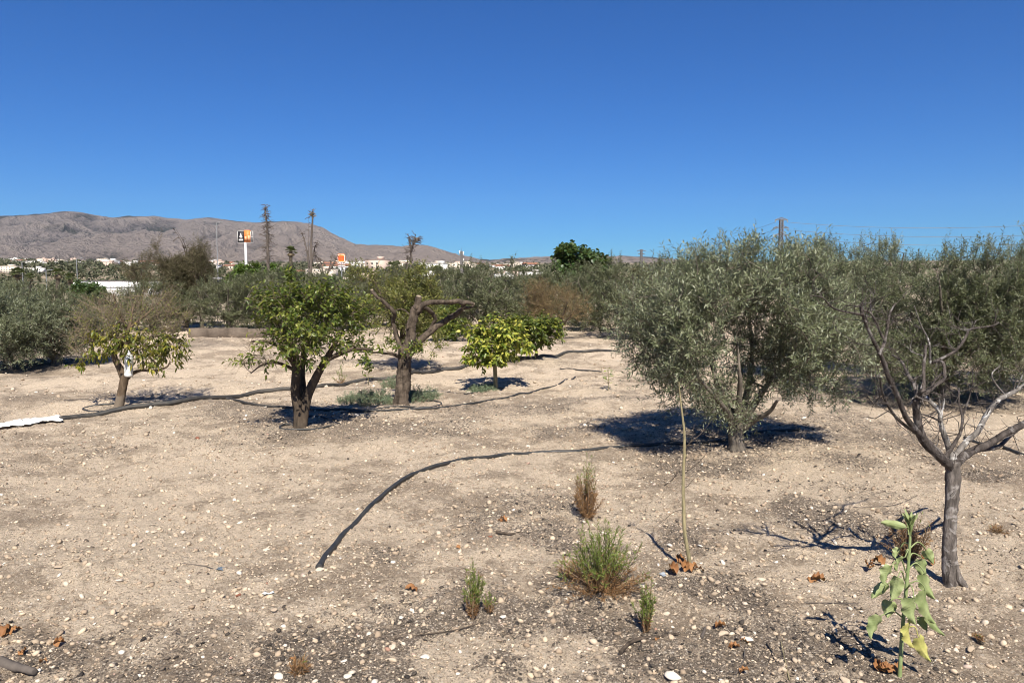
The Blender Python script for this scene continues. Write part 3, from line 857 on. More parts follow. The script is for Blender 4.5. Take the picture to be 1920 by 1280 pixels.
# ---------------------------------------------------------------- lopped trunk
def lopped():
    b = G(752, 760); q = local_px(b)
    root = thing('lopped_tree', b, 'thick lopped trunk with cut dead arms reaching sideways', 'tree')
    limbs = [([q(752, 768), q(752, 755), q(755, 725), q(758, 690), q(760, 665), q(768, 640)], [.26, .160, .132, .126, .122, .09]),
             ([q(764, 660), q(770, 632), q(772, 607), q(778, 583), q(783, 574), q(785, 556)], [.105, .094, .088, .078, .07, .055]),
             ([q(780, 588), q(796, 571, -.05), q(838, 565, -.1), q(868, 566, -.12), q(888, 570, -.12)], [.06, .05, .044, .042, .026]),
             ([q(764, 668), q(790, 637, .1), q(820, 612, .15), q(850, 592, .1), q(868, 576, .0), q(871, 564, -.05)], [.075, .062, .06, .052, .046, .04]),
             ([q(786, 572), q(805, 582, .2), q(816, 598, .3), q(800, 622, .3), q(776, 650, .15)], [.045, .04, .036, .034, .04]),
             ([q(758, 668), q(746, 640, .1), q(738, 606, .1), q(738, 585), q(724, 570, -.05), q(706, 556, -.1), q(697, 544, -.1)], [.05, .04, .034, .036, .036, .032, .034]),
             ([q(768, 590), q(755, 580), q(745, 580), q(738, 588)], [.014, .012, .011, .010]),
             ([q(870, 575), q(878, 578, -.05), q(890, 570, -.05)], [.035, .024, .014]),
             ([q(755, 668), q(730, 664, -.1), q(700, 660, -.2), q(660, 658, -.25)], [.04, .025, .016, .008])]
    for i, (p_, r_) in enumerate(limbs):
        lr_ = np.random.default_rng(600 + i)
        pc, rc = catmull(p_, r_, 3)
        pc[1:-1] += lr_.normal(0, .005 if i else .003, pc[1:-1].shape); rc = rc * .70 * (1 + lr_.normal(0, .03, len(rc)))
        mb = MB(); pt, rt = tube(mb, pc, rc, 18 if i < 2 else 14, 4, 0, .05, seed=60 + i, lobes=.10)
        o = mb.build('trunk' if i == 0 else 'limb', M['bark_lopped'], root, smooth=True)
        if i in (1, 2, 5):                       # pale saw cut on the end
            d = nrm(pt[-1] - pt[-3]); mb = MB(); tube(mb, [pt[-1] - d * .005, pt[-1] + d * rt[-1] * .36], [rt[-1] * .96, rt[-1] * .90], 14, 1)
            mb.build('saw_cut', M['cut_wood'], o)
        if i in (1, 3):                          # knots
            for k_ in (len(pt) // 3, 2 * len(pt) // 3):
                a_ = lr_.uniform(0, 6.28); e_ = nrm(np.array([math.cos(a_), -abs(math.sin(a_)), .2])); mb = MB()
                tube(mb, [pt[k_], pt[k_] + e_ * rt[k_] * 1.15], [rt[k_] * .5, rt[k_] * .36], 10, 2, rough=.08); mb.build('knot', M['bark_lopped'], o, smooth=True)
    mb = MB()
    tg = np.array([q(x, y, d) for x, y, d in ((772, 652, -.2), (780, 648, -.2), (765, 660, -.2), (745, 655, -.15), (720, 656, -.2), (690, 655, -.25), (668, 652, -.25), (700, 648, -.2), (735, 645, -.1), (785, 655, -.15), (690, 668, -.2), (697, 690, -.2), (685, 680, -.2))])
    sprays(mb, tg, np.tile([0, -.3, .6], (len(tg), 1)), q(750, 670), 4, 6, .13, (.065, .03), 'ovate', up=.2, rnd=.6, seed=61, hang=.4)
    mb.build('shoots', [M['citrus'], M['dry_twig']], root)
lopped()

def bushy(base, h, rx, ry, name, label, cat, mat, leaf, seed, kind='ovate', n=150, ns=3, nl=7, low=.3, spray=.18, trunk_r=.05, bark='bark_citrus', up=.3, hang=.2, gap=.25, trunk_h=.3, group=None, lobes=6, rnd=.6, twigmat='dry_twig', inner=.3, zc=.62, zr=.36):
    lr = np.random.default_rng(seed)
    root = thing(name, base, label, cat, group)
    th = trunk_h * h
    limbs = [([(0, 0, -.06), (0, 0, .08 * h), (lr.normal(0, .02), 0, th)], [trunk_r * 1.35, trunk_r, trunk_r * .85])]
    for k in range(5):
        a = k * 1.26 + lr.uniform(-.3, .3)
        e = np.array([math.cos(a) * rx * .55, math.sin(a) * ry * .55, h * lr.uniform(zc, .85)])
        limbs.append(([(0, 0, th * .85), e * .35 + np.array([0, 0, th * .7]), e], [trunk_r * .6, trunk_r * .42, trunk_r * .15]))
    limb_mesh(root, limbs, M[bark], seed=seed)
    ells = [(0, 0, h * zc, rx * .8, ry * .8, h * zr * .85)]
    for k in range(lobes):
        a = lr.uniform(0, 6.28); s = lr.uniform(.4, .7)
        ells.append((math.cos(a) * rx * s, math.sin(a) * ry * s, h * lr.uniform(low + .12, min(.95, zc + zr * .8)), rx * lr.uniform(.25, .4), ry * .35, h * zr * lr.uniform(.3, .55)))
    tg = fill(ells, n, seed, inner=inner, gap=gap)
    PP, RR, ED, T = grow(limbs, tg, seed, r_end=.003 * max(1, h / 2))
    mb = MB(); branch_mesh(mb, PP, RR, 4)
    sprays(mb, T, ED, np.array([0, 0, h * zc * .8]), ns, nl, spray, leaf, kind, up=up, outw=.5, seed=seed, hang=hang, droop=.12, rnd=rnd)
    mb.build('crown', [M[mat], M[twigmat], M[bark]], root)
    return root

b = G(929, 729); bushy(b, 1.02, .68, .55, 'young_citrus', 'small yellow green citrus on a thin straight trunk', 'citrus tree', 'young', (.085, .045), 51, n=130, ns=3, nl=7, low=.35, trunk_r=.033, hang=.5, trunk_h=.42, bark='young_bark', zc=.68, zr=.36, gap=.1)
b = G(1006, 672); bushy(b, .95, .74, .6, 'young_citrus', 'green citrus bush behind and beside the yellow green one', 'citrus tree', 'citrus', (.08, .04), 52, n=180, ns=3, nl=7, low=.15, trunk_r=.033, hang=.4, trunk_h=.25, zc=.55, zr=.42)
b = at_depth(750, 13.5); bushy(b, 1.9, .98, .8, 'citrus_tree', 'yellowish citrus tree fanning up behind the lopped trunk', 'citrus tree', 'yellowish', (.065, .02), 53, n=420, ns=4, nl=8, low=.15, trunk_r=.05, hang=.1, up=.7, spray=.24, zc=.6, zr=.40, gap=.3)
b = at_depth(835, 20); bushy(b, 1.15, .65, .6, 'citrus_bush', 'dark green bush under the reaching arm of the lopped trunk', 'bush', 'citrus', (.08, .04), 54, n=170, ns=3, nl=7, low=.1, trunk_r=.04, zc=.5, zr=.45, trunk_h=.15)
b = at_depth(1047, 20.5); bushy(b, 1.55, 1.2, 1.0, 'pomegranate_shrub', 'rust brown half bare shrub left of the big silvery olive', 'shrub', 'rusty', (.045, .016), 55, kind='lance', n=330, ns=5, nl=8, low=.2, trunk_r=.05, up=.7, hang=0, spray=.30, zc=.55, zr=.42, trunk_h=.15, bark='bark_lopped', gap=.1)
b = at_depth(1095, 31); bushy(b, 3.25, 1.5, 1.4, 'fig_tree', 'dark green fig tree with big leaves standing above the back row', 'tree', 'fig', (.20, .15), 56, n=210, ns=3, nl=6, low=.45, trunk_r=.09, hang=.2, spray=.34, zc=.62, zr=.30, gap=.45, rnd=.5)
b = at_depth(348, 25.5); bushy(b, 2.85, 1.02, .85, 'tamarisk', 'brown feathery tree higher than the olives around it', 'tree', 'tamarisk', (.09, .012), 57, kind='lance', n=760, ns=6, nl=9, low=.15, trunk_r=.08, up=.7, hang=0, spray=.38, zc=.52, zr=.46, trunk_h=.12, bark='bark_dark', gap=.3)
b = at_depth(378, 24.6); bushy(b, 3.15, .42, .4, 'tamarisk', 'slimmer brown feathery tree with the higher tip', 'tree', 'tamarisk', (.09, .012), 58, kind='lance', n=140, ns=6, nl=9, low=.3, trunk_r=.06, up=.8, hang=0, spray=.36, zc=.7, zr=.30, trunk_h=.2, bark='bark_dark', gap=.2)
b = at_depth(265, 34); bushy(b, 3.2, .9, .8, 'tamarisk', 'thin brown green tree in front of the white town houses', 'tree', 'tamarisk', (.11, .016), 59, kind='lance', n=130, ns=5, nl=8, low=.3, trunk_r=.07, up=.7, hang=0, spray=.4, zc=.65, zr=.36, bark='bark_dark', gap=.35)
for px, Y, h, rx, lab, sd in ((462, 62, 4.2, 1.55, 'round bright green tree under the black and orange sign', 61), (530, 66, 4.5, 2.1, 'broad bright green tree right of the dead spire, a palm behind it', 62), (628, 55, 3.1, 1.1, 'small green tree left of the burger sign pole', 63)):
    bushy(at_depth(px, Y), h, rx, rx * .9, 'roadside_tree', lab, 'tree', 'bright', (.26, .15), sd, n=230, ns=4, nl=6, low=.35, trunk_r=.12, spray=.5, zc=.66, zr=.34, bark='bark_dark', group='green roadside trees', gap=.2)
for px, Y, h, rx, lab, sd, mt in ((170, 70, 3.2, 1.8, 'dark tree behind the white building', 64, 'fig'), (505, 48, 2.9, 1.2, 'dull olive tree below the dead spire', 65, 'olive_far'), (640, 75, 3.4, 1.9, 'grey green tree below the burger sign', 66, 'olive_far'),
                                 (730, 80, 3.6, 2.2, 'grey green tree beside the twin palms', 67, 'olive_far'), (845, 90, 3.6, 2.6, 'dark tree at the foot of the lattice mast', 68, 'fig'), (950, 110, 4.0, 3.2, 'dark rounded tree left of the white sheds', 69, 'fig'), (1205, 60, 4.0, 1.3, 'dry brown tree under the far pylon', 70, 'tamarisk'), (585, 80, 3.6, 2.0, 'dark tree behind the dead palm', 71, 'fig')):
    bushy(at_depth(px, Y), h, rx, rx * .8, 'distant_tree', lab, 'tree', mt, (.30, .14), sd, n=170, ns=4, nl=6, low=.2, trunk_r=.12, spray=.5, zc=.56, zr=.42, bark='bark_dark', group='trees beyond the grove', gap=.2)

# ---------------------------------------------------------------- the bare tree in front
def bare_tree():
    b = G(1785, 1098); q = local_px(b)
    root = thing('bare_tree', b, 'leafless branching tree with dark flaking bark near the right edge', 'tree')
    trunk = [([q(1784, 1108), q(1785, 1092), q(1781, 1050), q(1780, 1000), q(1784, 940), q(1787, 895), q(1787, 866)], [.076, .045, .0355, .034, .033, .036, .033]),
             ([q(1790, 1050, -.02), q(1796, 1080, -.03), q(1806, 1094, -.04), q(1812, 1100, -.04)], [.016, .02, .02, .012])]
    limb_mesh(root, trunk, M['bark_bare'], 'trunk', 14, 71, .045, .09, k=8)
    def ser(pts, r0, r1, d0=0.0, d1=0.0):
        r0 *= .86; r1 *= .86
        n = len(pts); return ([q(x, y, d0 + (d1 - d0) * i / (n - 1)) for i, (x, y) in enumerate(pts)], list(np.linspace(r0, r1, n)))
    dark = [ser([(1786, 876), (1764, 857), (1732, 825), (1722, 799), (1718, 772), (1717, 748)], .032, .020, 0, -.15),
            ser([(1726, 815), (1718, 807), (1698, 780), (1682, 740), (1666, 706), (1655, 674), (1642, 647), (1626, 613), (1616, 585)], .019, .008, -.08, -.35),
            ser([(1616, 589), (1600, 587), (1568, 580), (1552, 568), (1541, 557), (1520, 554)], .007, .003, -.35, -.45),
            ser([(1616, 589), (1614, 573), (1618, 565)], .009, .004, -.35, -.36),
            ser([(1648, 665), (1657, 645), (1665, 608), (1669, 586), (1679, 568)], .010, .004, -.3, -.2),
            ser([(1660, 640), (1645, 612), (1634, 588), (1632, 560)], .007, .003, -.28, -.2),
            ser([(1618, 582), (1632, 587), (1645, 608), (1653, 632)], .006, .004, -.35, -.3),
            ser([(1722, 750), (1714, 722), (1703, 703), (1690, 677), (1673, 665)], .013, .006, -.15, .1),
            ser([(1722, 748), (1731, 730), (1732, 690), (1736, 647)], .013, .008, -.15, -.05),
            ser([(1719, 745), (1733, 740), (1754, 722), (1770, 709), (1768, 680), (1752, 679)], .013, .008, -.15, .1),
            ser([(1748, 680), (1767, 671), (1794, 655), (1812, 629), (1818, 618), (1839, 614), (1863, 610), (1872, 604)], .010, .005, .1, .35),
            ser([(1868, 608), (1866, 596), (1867, 584)], .004, .002, .35, .35),
            ser([(1815, 621), (1791, 613), (1780, 602)], .004, .002, .25, .2),
            ser([(1766, 700), (1752, 714), (1740, 738)], .008, .006, .05, -.1),
            ser([(1792, 872), (1806, 856), (1822, 845), (1850, 834), (1885, 812), (1920, 795), (1965, 772)], .027, .020, 0, .25),
            ser([(1838, 843), (1870, 838), (1893, 818), (1915, 800)], .015, .010, .12, .45),
            ser([(1720, 812), (1695, 796), (1677, 778), (1663, 756), (1653, 730), (1650, 706)], .011, .005, -.05, -.35),
            ser([(1664, 757), (1650, 754), (1637, 756), (1621, 735)], .006, .002, -.25, -.4),
            ser([(1640, 756), (1650, 740), (1645, 722)], .003, .0015, -.3, -.4),
            ser([(1772, 858), (1796, 820), (1803, 802), (1804, 778), (1798, 754), (1798, 727)], .012, .004, .0, .1),
            ser([(1804, 782), (1817, 746), (1823, 717), (1823, 690)], .006, .002, .08, .0),
            ser([(1764, 790), (1742, 780), (1720, 774)], .007, .004, .05, -.1),
            ser([(1752, 838), (1758, 832), (1760, 820)], .004, .002, 0, 0)]
    pale = [ser([(1787, 866), (1783, 850), (1775, 826), (1767, 804), (1763, 788), (1762, 772), (1748, 756), (1735, 743)], .020, .011, .012, .14),
            ser([(1762, 772), (1761, 751), (1763, 738)], .007, .002, .1, .1), ser([(1765, 778), (1770, 755), (1769, 740)], .005, .002, .1, .12),
            ser([(1744, 680), (1742, 642), (1727, 610), (1714, 573)], .007, .003, .1, .0),
            ser([(1735, 668), (1715, 662), (1706, 655), (1710, 638)], .004, .002, .0, -.05),
            ser([(1789, 862), (1793, 852), (1812, 828), (1833, 809), (1844, 788), (1855, 770), (1873, 748)], .019, .016, .015, .3),
            ser([(1873, 748), (1900, 735), (1920, 722), (1950, 705)], .016, .010, .3, .45),
            ser([(1884, 740), (1865, 717), (1860, 700), (1876, 685)], .007, .003, .33, .3),
            ser([(1905, 732), (1918, 700), (1922, 690)], .006, .002, .36, .3)]
    # fine twigs
    lr = np.random.default_rng(9)
    for ii, (limb, bm_) in enumerate([(l_, 'bark_limb') for l_ in dark] + [(l_, 'bark_pale') for l_ in pale]):
        mb = MB(); tube(mb, limb[0], limb[1], 9, 6, 0, .06, seed=700 + ii, lobes=.08)
        br = mb.build('branch', M[bm_], root, smooth=True)
        if bm_ == 'bark_pale': br['label'] = 'pale peeling branch'
        Pt = []; Rt = []
        p, rr = catmull(limb[0], limb[1], 4)
        for _ in range(max(2, int(len(p) * .5))):
            i = lr.integers(len(p) // 4, len(p))
            d = nrm(lr.normal(0, 1, 3) + np.array([0, 0, .7])); L = lr.uniform(.05, .2)
            mid = p[i] + d * L * .5 + lr.normal(0, .015, 3)
            e1 = p[i] + d * L + lr.normal(0, .03, 3)
            Pt.append([p[i], mid, (mid + e1) / 2 + lr.normal(0, .006, 3), e1]); Rt.append(np.linspace(min(.0028, rr[i] * .5), .0008, 4))
            if lr.random() < .7:
                e2 = mid + nrm(d + lr.normal(0, .7, 3)) * L * .5
                Pt.append([mid, mid * .6 + e2 * .4, mid * .3 + e2 * .7, e2]); Rt.append(np.linspace(.0015, .0007, 4))
        mb = MB(); strands(mb, np.array(Pt), np.array(Rt), 4)
        mb.build('twigs', M['bark_limb'], br, smooth=True)
    Pt = []; Rt = []
    k0 = q(1719, 742, -.15)
    for _ in range(26):                           # knot of old spurs
        d = nrm(lr.normal(0, 1, 3)); L = lr.uniform(.03, .09)
        Pt.append([k0 + d * .005, k0 + d * L * .4, k0 + d * L * .7 + lr.normal(0, .006, 3), k0 + d * L]); Rt.append(np.linspace(.007, .002, 4))
    mb = MB(); strands(mb, np.array(Pt), np.array(Rt), 4)
    mb.build('spur_knot', M['bark_bare'], root, smooth=True)
bare_tree()

# ---------------------------------------------------------------- bare sapling
def sapling():
    b = G(1293, 1066); q = local_px(b)
    root = thing('sapling', b, 'thin bare sapling like a pale stake in front of the big olive', 'sapling')
    mb = MB()
    tube(mb, [q(1294, 1074), q(1291, 1040), q(1284, 1000), q(1282, 950), q(1281, 900), q(1283, 850), q(1283, 810), q(1279, 775), q(1275, 740), q(1273, 715)], [.0125, .0115, .0105, .010, .009, .0085, .007, .0055, .004, .002], 10, 6, rough=.03)
    for px, py in ((1281, 945), (1282, 962), (1284, 855), (1281, 905)):
        tube(mb, [q(px - 3, py + 3), q(px, py), q(px + 3, py - 2)], [.004, .0085, .004], 8, 3)
    mb.build('stem', M['young_bark'], root, smooth=True)
    mb = MB()
    for pts, r in (([(1283, 845), (1293, 830), (1312, 815), (1333, 790)], .004), ([(1290, 835), (1297, 822), (1302, 795)], .003), ([(1282, 890), (1290, 882), (1310, 867), (1330, 842), (1336, 831)], .0028),
                   ([(1282, 915), (1290, 910), (1305, 892)], .003), ([(1275, 740), (1282, 728), (1300, 712), (1330, 700)], .003), ([(1274, 730), (1262, 742), (1242, 755), (1222, 775)], .0025), ([(1276, 745), (1287, 738), (1295, 720)], .002),
                   ([(1284, 870), (1287, 852), (1285, 830)], .004), ([(1274, 722), (1262, 700), (1250, 690)], .002), ([(1281, 955), (1262, 960), (1245, 975), (1228, 988)], .002)):
        tube(mb, [q(x, y, .02 * i) for i, (x, y) in enumerate(pts)], list(np.linspace(r, r * .4, len(pts))), 5, 3)
    mb.build('twigs', M['bark_lopped'], root, smooth=True)
sapling()

# ---------------------------------------------------------------- drooping broad-leaved plant
def blade(mb, base, tip, width, normal, m=0, cup=.25, bend=.15, wave=.08, seed=0, nu=13, nv=30, vein=.04):
    lr = np.random.default_rng(seed)
    base = np.array(base); tip = np.array(tip)
    D = tip - base; L = np.linalg.norm(D); D /= L
    S = nrm(np.cross(D, normal)); N = np.cross(S, D)
    V = []
    ph = lr.uniform(0, 6.28)
    for j in range(nv):
        t = j / (nv - 1)
        w = width * .5 * (math.sin(math.pi * min(1, .08 + t * .92) ** .72) ** .8) * (1 - .15 * t) + .002
        for i in range(nu):
            u = (i / (nu - 1)) * 2 - 1
            z = cup * width * (abs(u) ** 1.5) * -.6 + bend * L * math.sin(math.pi * t) + wave * width * abs(u) ** 2 * math.sin(t * 15 + ph + (2 if u > 0 else 0)) + vein * width * math.sin(6.283 * (t * 9 - abs(u) * 2.2)) * min(1, abs(u) * 3) - vein * 1.5 * width * (1 if abs(u) < .05 else 0)
            V.append(base + D * L * t + S * u * w + N * z)
    F = [(j * nu + i, j * nu + i + 1, (j + 1) * nu + i + 1, (j + 1) * nu + i) for j in range(nv - 1) for i in range(nu - 1)]
    mb.add(V, F, m)

def droop_plant():
    b = G(1687, 1268); q0 = local_px(b)
    k = 240 / 904.0
    q = lambda cx, cy, dy=0.0: q0(1600 + cx * k, 940 + cy * k, dy)
    sc = k / FPX * b[1]
    root = thing('broadleaf_plant', b, 'single stalk with large limp grey green leaves in the lower right corner', 'plant')
    mb = MB()
    tube(mb, [q(325, 1275), q(327, 1235), q(340, 1000), q(356, 800), q(375, 600), q(390, 420), q(400, 260), q(395, 150)], [.0105, .0085, .0078, .0075, .007, .0062, .005, .0025], 12, 6)
    t = NT('plant_stalk'); t.col(t.ramp(t.noise(30, 3), [(.3, (.17, .22, .08)), (.7, (.26, .31, .14))])); t.rough(.5, .4)
    mb.build('stalk', t.mat, root, smooth=True)
    def lm(name, c1, c2):
        t = NT(name); c = t.ramp(t.noise(22, 4, .6), [(.35, c1), (.65, c2)]); t.col(c); t.rough(.55, .35)
        tr = t.n('ShaderNodeBsdfTranslucent'); t.l(t.mix(.4, c, (.35, .42, .08)), tr.inputs[0])
        ms = t.n('ShaderNodeMixShader'); ms.inputs[0].default_value = .22
        t.l(t.b.outputs[0], ms.inputs[1]); t.l(tr.outputs[0], ms.inputs[2]); t.l(ms.outputs[0], t.out.inputs[0])
        t.bump(t.noise(60, 3), .35, .004)
        return t.mat
    green = lm('limp_leaf_green', (.21, .26, .10), (.32, .36, .165)); yel = lm('limp_leaf_yellow', (.36, .37, .10), (.52, .45, .16))
    L = [  # petiole points, leaf base, leaf tip, width, depth, yellow
        ([(385, 420), (372, 352), (388, 338)], (362, 395), (312, 492), 66, -.03, 0),
        ([(372, 500), (335, 400), (290, 425)], (270, 455), (222, 585), 78, -.05, 0),
        ([(270, 560), (255, 570)], (245, 580), (135, 684), 66, .0, 0),
        ([(366, 560), (340, 490), (320, 520)], (312, 530), (262, 700), 84, -.07, 0),
        ([(360, 690), (300, 680), (262, 690)], (258, 700), (238, 822), 92, -.02, 0),
        ([(350, 820), (280, 770), (215, 795)], (192, 808), (128, 972), 84, -.06, 0),
        ([(388, 430), (415, 365), (470, 385)], (484, 410), (502, 545), 76, .03, 0),
        ([(398, 330), (455, 285), (500, 318)], (510, 345), (567, 442), 70, .05, 0),
        ([(382, 480), (440, 432), (490, 480)], (505, 510), (582, 690), 92, .0, 0),
        ([(374, 590), (450, 560), (500, 600)], (505, 620), (580, 862), 106, -.04, 0),
        ([(365, 700), (450, 680), (505, 740)], (520, 780), (650, 945), 56, .0, 0),
        ([(372, 620), (405, 590), (424, 640)], (425, 680), (445, 870), 118, -.08, 0),
        ([(362, 760), (430, 750), (490, 790)], (500, 812), (522, 912), 80, .04, 0),
        ([(360, 800), (395, 772), (400, 820)], (402, 850), (430, 1032), 100, -.06, 1),
        ([(350, 900), (430, 880), (455, 940)], (465, 958), (552, 1132), 90, -.03, 1),
        ([(396, 190), (380, 180)], (372, 182), (198, 148), 48, -.02, 0),
        ([(398, 300), (360, 290), (335, 320)], (330, 330), (300, 400), 55, .05, 0),
    ]
    lr = np.random.default_rng(3)
    for i, (pet, lb, lt, w, dy, y) in enumerate(L):
        mb = MB()
        pp = [q(*pet[0], 0)] + [q(a, c, dy * (.5 + .5 * j / len(pet))) for j, (a, c) in enumerate(pet[1:])] + [q(*lb, dy)]
        tube(mb, pp, list(np.linspace(.0032, .002, len(pp))), 6, 5)
        blade(mb, q(*lb, dy), q(*lt, dy - .01), w * sc * 1.08, cup=.5, wave=.10, normal=np.array([lr.normal(0, .5), -1, .25 + lr.normal(0, .3)]), seed=i, bend=-.12)
        o = mb.build('leaf', yel if y else green, root, smooth=True)
        if y: o['label'] = 'yellowing leaf hanging low'
    for i in range(11):
        a = i * 2.4; mb = MB()
        c = q(398, 170); d = np.array([math.cos(a), math.sin(a), 1.5 + .12 * i]) * (.028 if i < 7 else .018)
        blade(mb, c + np.array([0, 0, -.004 * (10 - i)]), c + d, .017, nrm(np.array([-math.cos(a), -math.sin(a), 1.0])), seed=30 + i, bend=.1, nu=7, nv=10)
        mb.build('top_leaf', green, root, smooth=True)
droop_plant()

# ---------------------------------------------------------------- weeds
def weed(px, py, h, wd, label, seed, n_stem=26, green=.6, name='weed', spread=.5, leaf_l=.018, group='feathery weeds in the sandy soil', dens=36, cat='weed', skirt=0.0):
    b = G(px, py); lr = np.random.default_rng(seed)
    root = thing(name, b, label, cat, group)
    mg = MB(); mbw = MB()
    for k in range(n_stem):
        a = lr.uniform(0, 6.28); s = lr.uniform(0, 1) ** .6
        hh = h * lr.uniform(.45, 1.0) * (1 - .35 * s)
        if lr.random() < skirt: s = .6 + .6 * s; hh = h * lr.uniform(.1, .36)
        e = np.array([math.cos(a) * s * wd * .5, math.sin(a) * s * wd * .5, hh]) if hh < h * .38 else np.array([math.cos(a) * s * wd * .36, math.sin(a) * s * wd * .36, hh])
        c = np.array([e[0] * .55, e[1] * .55, hh * .35]) + lr.normal(0, .01, 3)
        t = np.linspace(0, 1, 6)[:, None]
        e = e + lr.normal(0, .055, 3) * h * np.array([1, 1, .4])
        p = (1 - t) ** 2 * np.array([0, 0, -.01]) + 2 * (1 - t) * t * c + t ** 2 * e
        strands(mbw, p[None], np.linspace(.0022, .0008, 6)[None], 4, 1)
        tt = lr.uniform(.08, 1, dens)[:, None]
        Pl = (1 - tt) ** 2 * np.array([0, 0, 0]) + 2 * (1 - tt) * tt * c + tt ** 2 * e
        tang = nrm(2 * (1 - tt) * c + 2 * tt * (e - c))
        D = nrm(tang * .8 + lr.normal(0, .55, (dens, 3)) + np.array([0, 0, .15]))
        gr = (Pl[:, 2] > h * (1 - green) * lr.uniform(.6, 1.2, dens)) & (lr.random(dens) < .92)
        U = nrm(lr.normal(0, 1, (dens, 3)))
        ll = leaf_l * lr.uniform(.6, 1.5, dens)
        if gr.any(): leaves(mg, Pl[gr], D[gr], U[gr], ll[gr], .0042)
        if (~gr).any(): leaves(mbw, Pl[~gr], D[~gr], U[~gr], ll[~gr], .0034, m=0)
    if mg.n: mg.build('green_shoots', M['weed_green'], root)
    mbw.build('dry_stems', [M['weed_brown'], M['dry_twig']], root)
    return root
weed(1130, 1106, .44, .46, 'largest feathery weed, green tipped above a brown skirt', 81, 110, .72, dens=90, leaf_l=.026, skirt=.42)
weed(1100, 972, .47, .26, 'brownish upright weed just behind the largest feathery weed', 82, 52, .36, dens=80, leaf_l=.030, skirt=.18)
weed(887, 1160, .36, .11, 'slim spire of green weed in front of the hose end', 83, 18, .75, dens=90, leaf_l=.022)
weed(915, 1148, .12, .12, 'low sprout at the foot of the slim green spire', 84, 16, .6, dens=30, leaf_l=.014)
weed(1212, 1187, .31, .13, 'small pale green weed standing above a curved stick', 85, 20, .75, dens=80, leaf_l=.02)
weed(1070, 1086, .075, .10, 'low brown tuft beside the largest feathery weed', 86, 30, 0, dens=30, leaf_l=.016)
weed(1702, 1050, .33, .36, 'dry brown thistly weed behind the drooping stalk', 87, 90, .05, dens=34, leaf_l=.024)
weed(560, 1262, .06, .12, 'flat straw coloured tuft at the bottom edge', 88, 26, .0, dens=14, leaf_l=.03)
weed(642, 722, .40, .30, 'twin shoot of pale feathery weed beside the thick pipe', 89, 8, .75, dens=70, leaf_l=.035)
weed(1835, 1200, .03, .07, 'tiny dry tuft right of the drooping stalk', 80, 20, .0, dens=12, leaf_l=.015)
weed(1870, 1000, .05, .16, 'sparse dry grass tuft right of the bare trunk', 79, 24, .0, dens=10, leaf_l=.03)

def mat_of_weed(px, py, rx, ry, label, seed, n=220, h=.16):
    b = G(px, py); lr = np.random.default_rng(seed)
    root = thing('ground_weed', b, label, 'weed', 'grey green weeds around the trunks')
    mb = MB(); S = n
    a = lr.uniform(0, 6.28, S); s = np.sqrt(lr.uniform(0, 1, S))
    st = np.stack([np.cos(a) * s * rx, np.sin(a) * s * ry, np.zeros(S)], -1)
    st[:, 2] = H(st[:, 0] + b[0], st[:, 1] + b[1]) - b[2]
    d = nrm(lr.normal(0, .5, (S, 3)) + np.array([0, 0, .8]))
    hh = h * lr.uniform(.5, 1.3, S) * (1 - .5 * s)
    k = 14
    t = np.linspace(0, 1, 4)
    pts = st[:, None] + d[:, None] * (t[None] * hh[:, None])[..., None]
    strands(mb, pts, np.tile(np.linspace(.002, .001, 4), (S, 1)), 3, 1)
    tl = lr.uniform(.1, 1, (S, k))
    Pl = (st[:, None] + d[:, None] * (tl * hh[:, None])[..., None]).reshape(-1, 3)
    D = nrm(np.repeat(d, k, 0) * .5 + lr.normal(0, .6, (S * k, 3)))
    leaves(mb, Pl, D, nrm(lr.normal(0, 1, (S * k, 3))), .036 * lr.uniform(.6, 1.3, S * k), .007)
    mb.build('foliage', [M['glaucous'], M['dry_twig']], root)
mat_of_weed(692, 752, .42, .42, 'wide grey green weed mat left of the lopped trunk', 91, 340, .18)
mat_of_weed(786, 748, .25, .3, 'grey green weed clump right of the lopped trunk', 92, 200, .2)
mat_of_weed(903, 733, .22, .4, 'grey green weed at the foot of the yellow green citrus', 93, 180, .12)
mat_of_weed(735, 728, .16, .2, 'taller grey green weed behind the lopped trunk', 94, 110, .26)

def seedling(px, py, h, label, seed, mat='seedling', n=26, leaf=(.06, .03)):
    b = G(px, py); lr = np.random.default_rng(seed)
    root = thing('seedling', b, label, 'seedling', 'small citrus seedlings')
    mb = MB(); tube(mb, [(0, 0, -.02), (.005, 0, h * .5), (-.004, .005, h)], [.006, .005, .003], 6, 4)
    mb.build('stem', M['young_bark'], root, smooth=True)
    z = lr.uniform(.3, 1, n) * h; a = np.arange(n) * 2.4
    D = np.stack([np.cos(a), np.sin(a), lr.uniform(-.1, .8, n)], -1)
    Pp = np.stack([np.cos(a) * .03, np.sin(a) * .03, z], -1)
    m2 = MB(); leaves(m2, Pp, D, np.tile([0, 0, 1.0], (n, 1)) + lr.normal(0, .3, (n, 3)), leaf[0] * lr.uniform(.7, 1.2, n), leaf[1], 'ovate', droop=.2)
    m2.build('foliage', M[mat], root)
seedling(1140, 733, .36, 'bright green seedling on bare soil left of the big olive', 95)
seedling(690, 722, .40, 'light green seedling behind the grey green weed mat', 96, 'citrus')
seedling(1127, 698, .12, 'dry stub of a seedling among thin hoses', 97, 'dry_leaf', 10, (.04, .015))

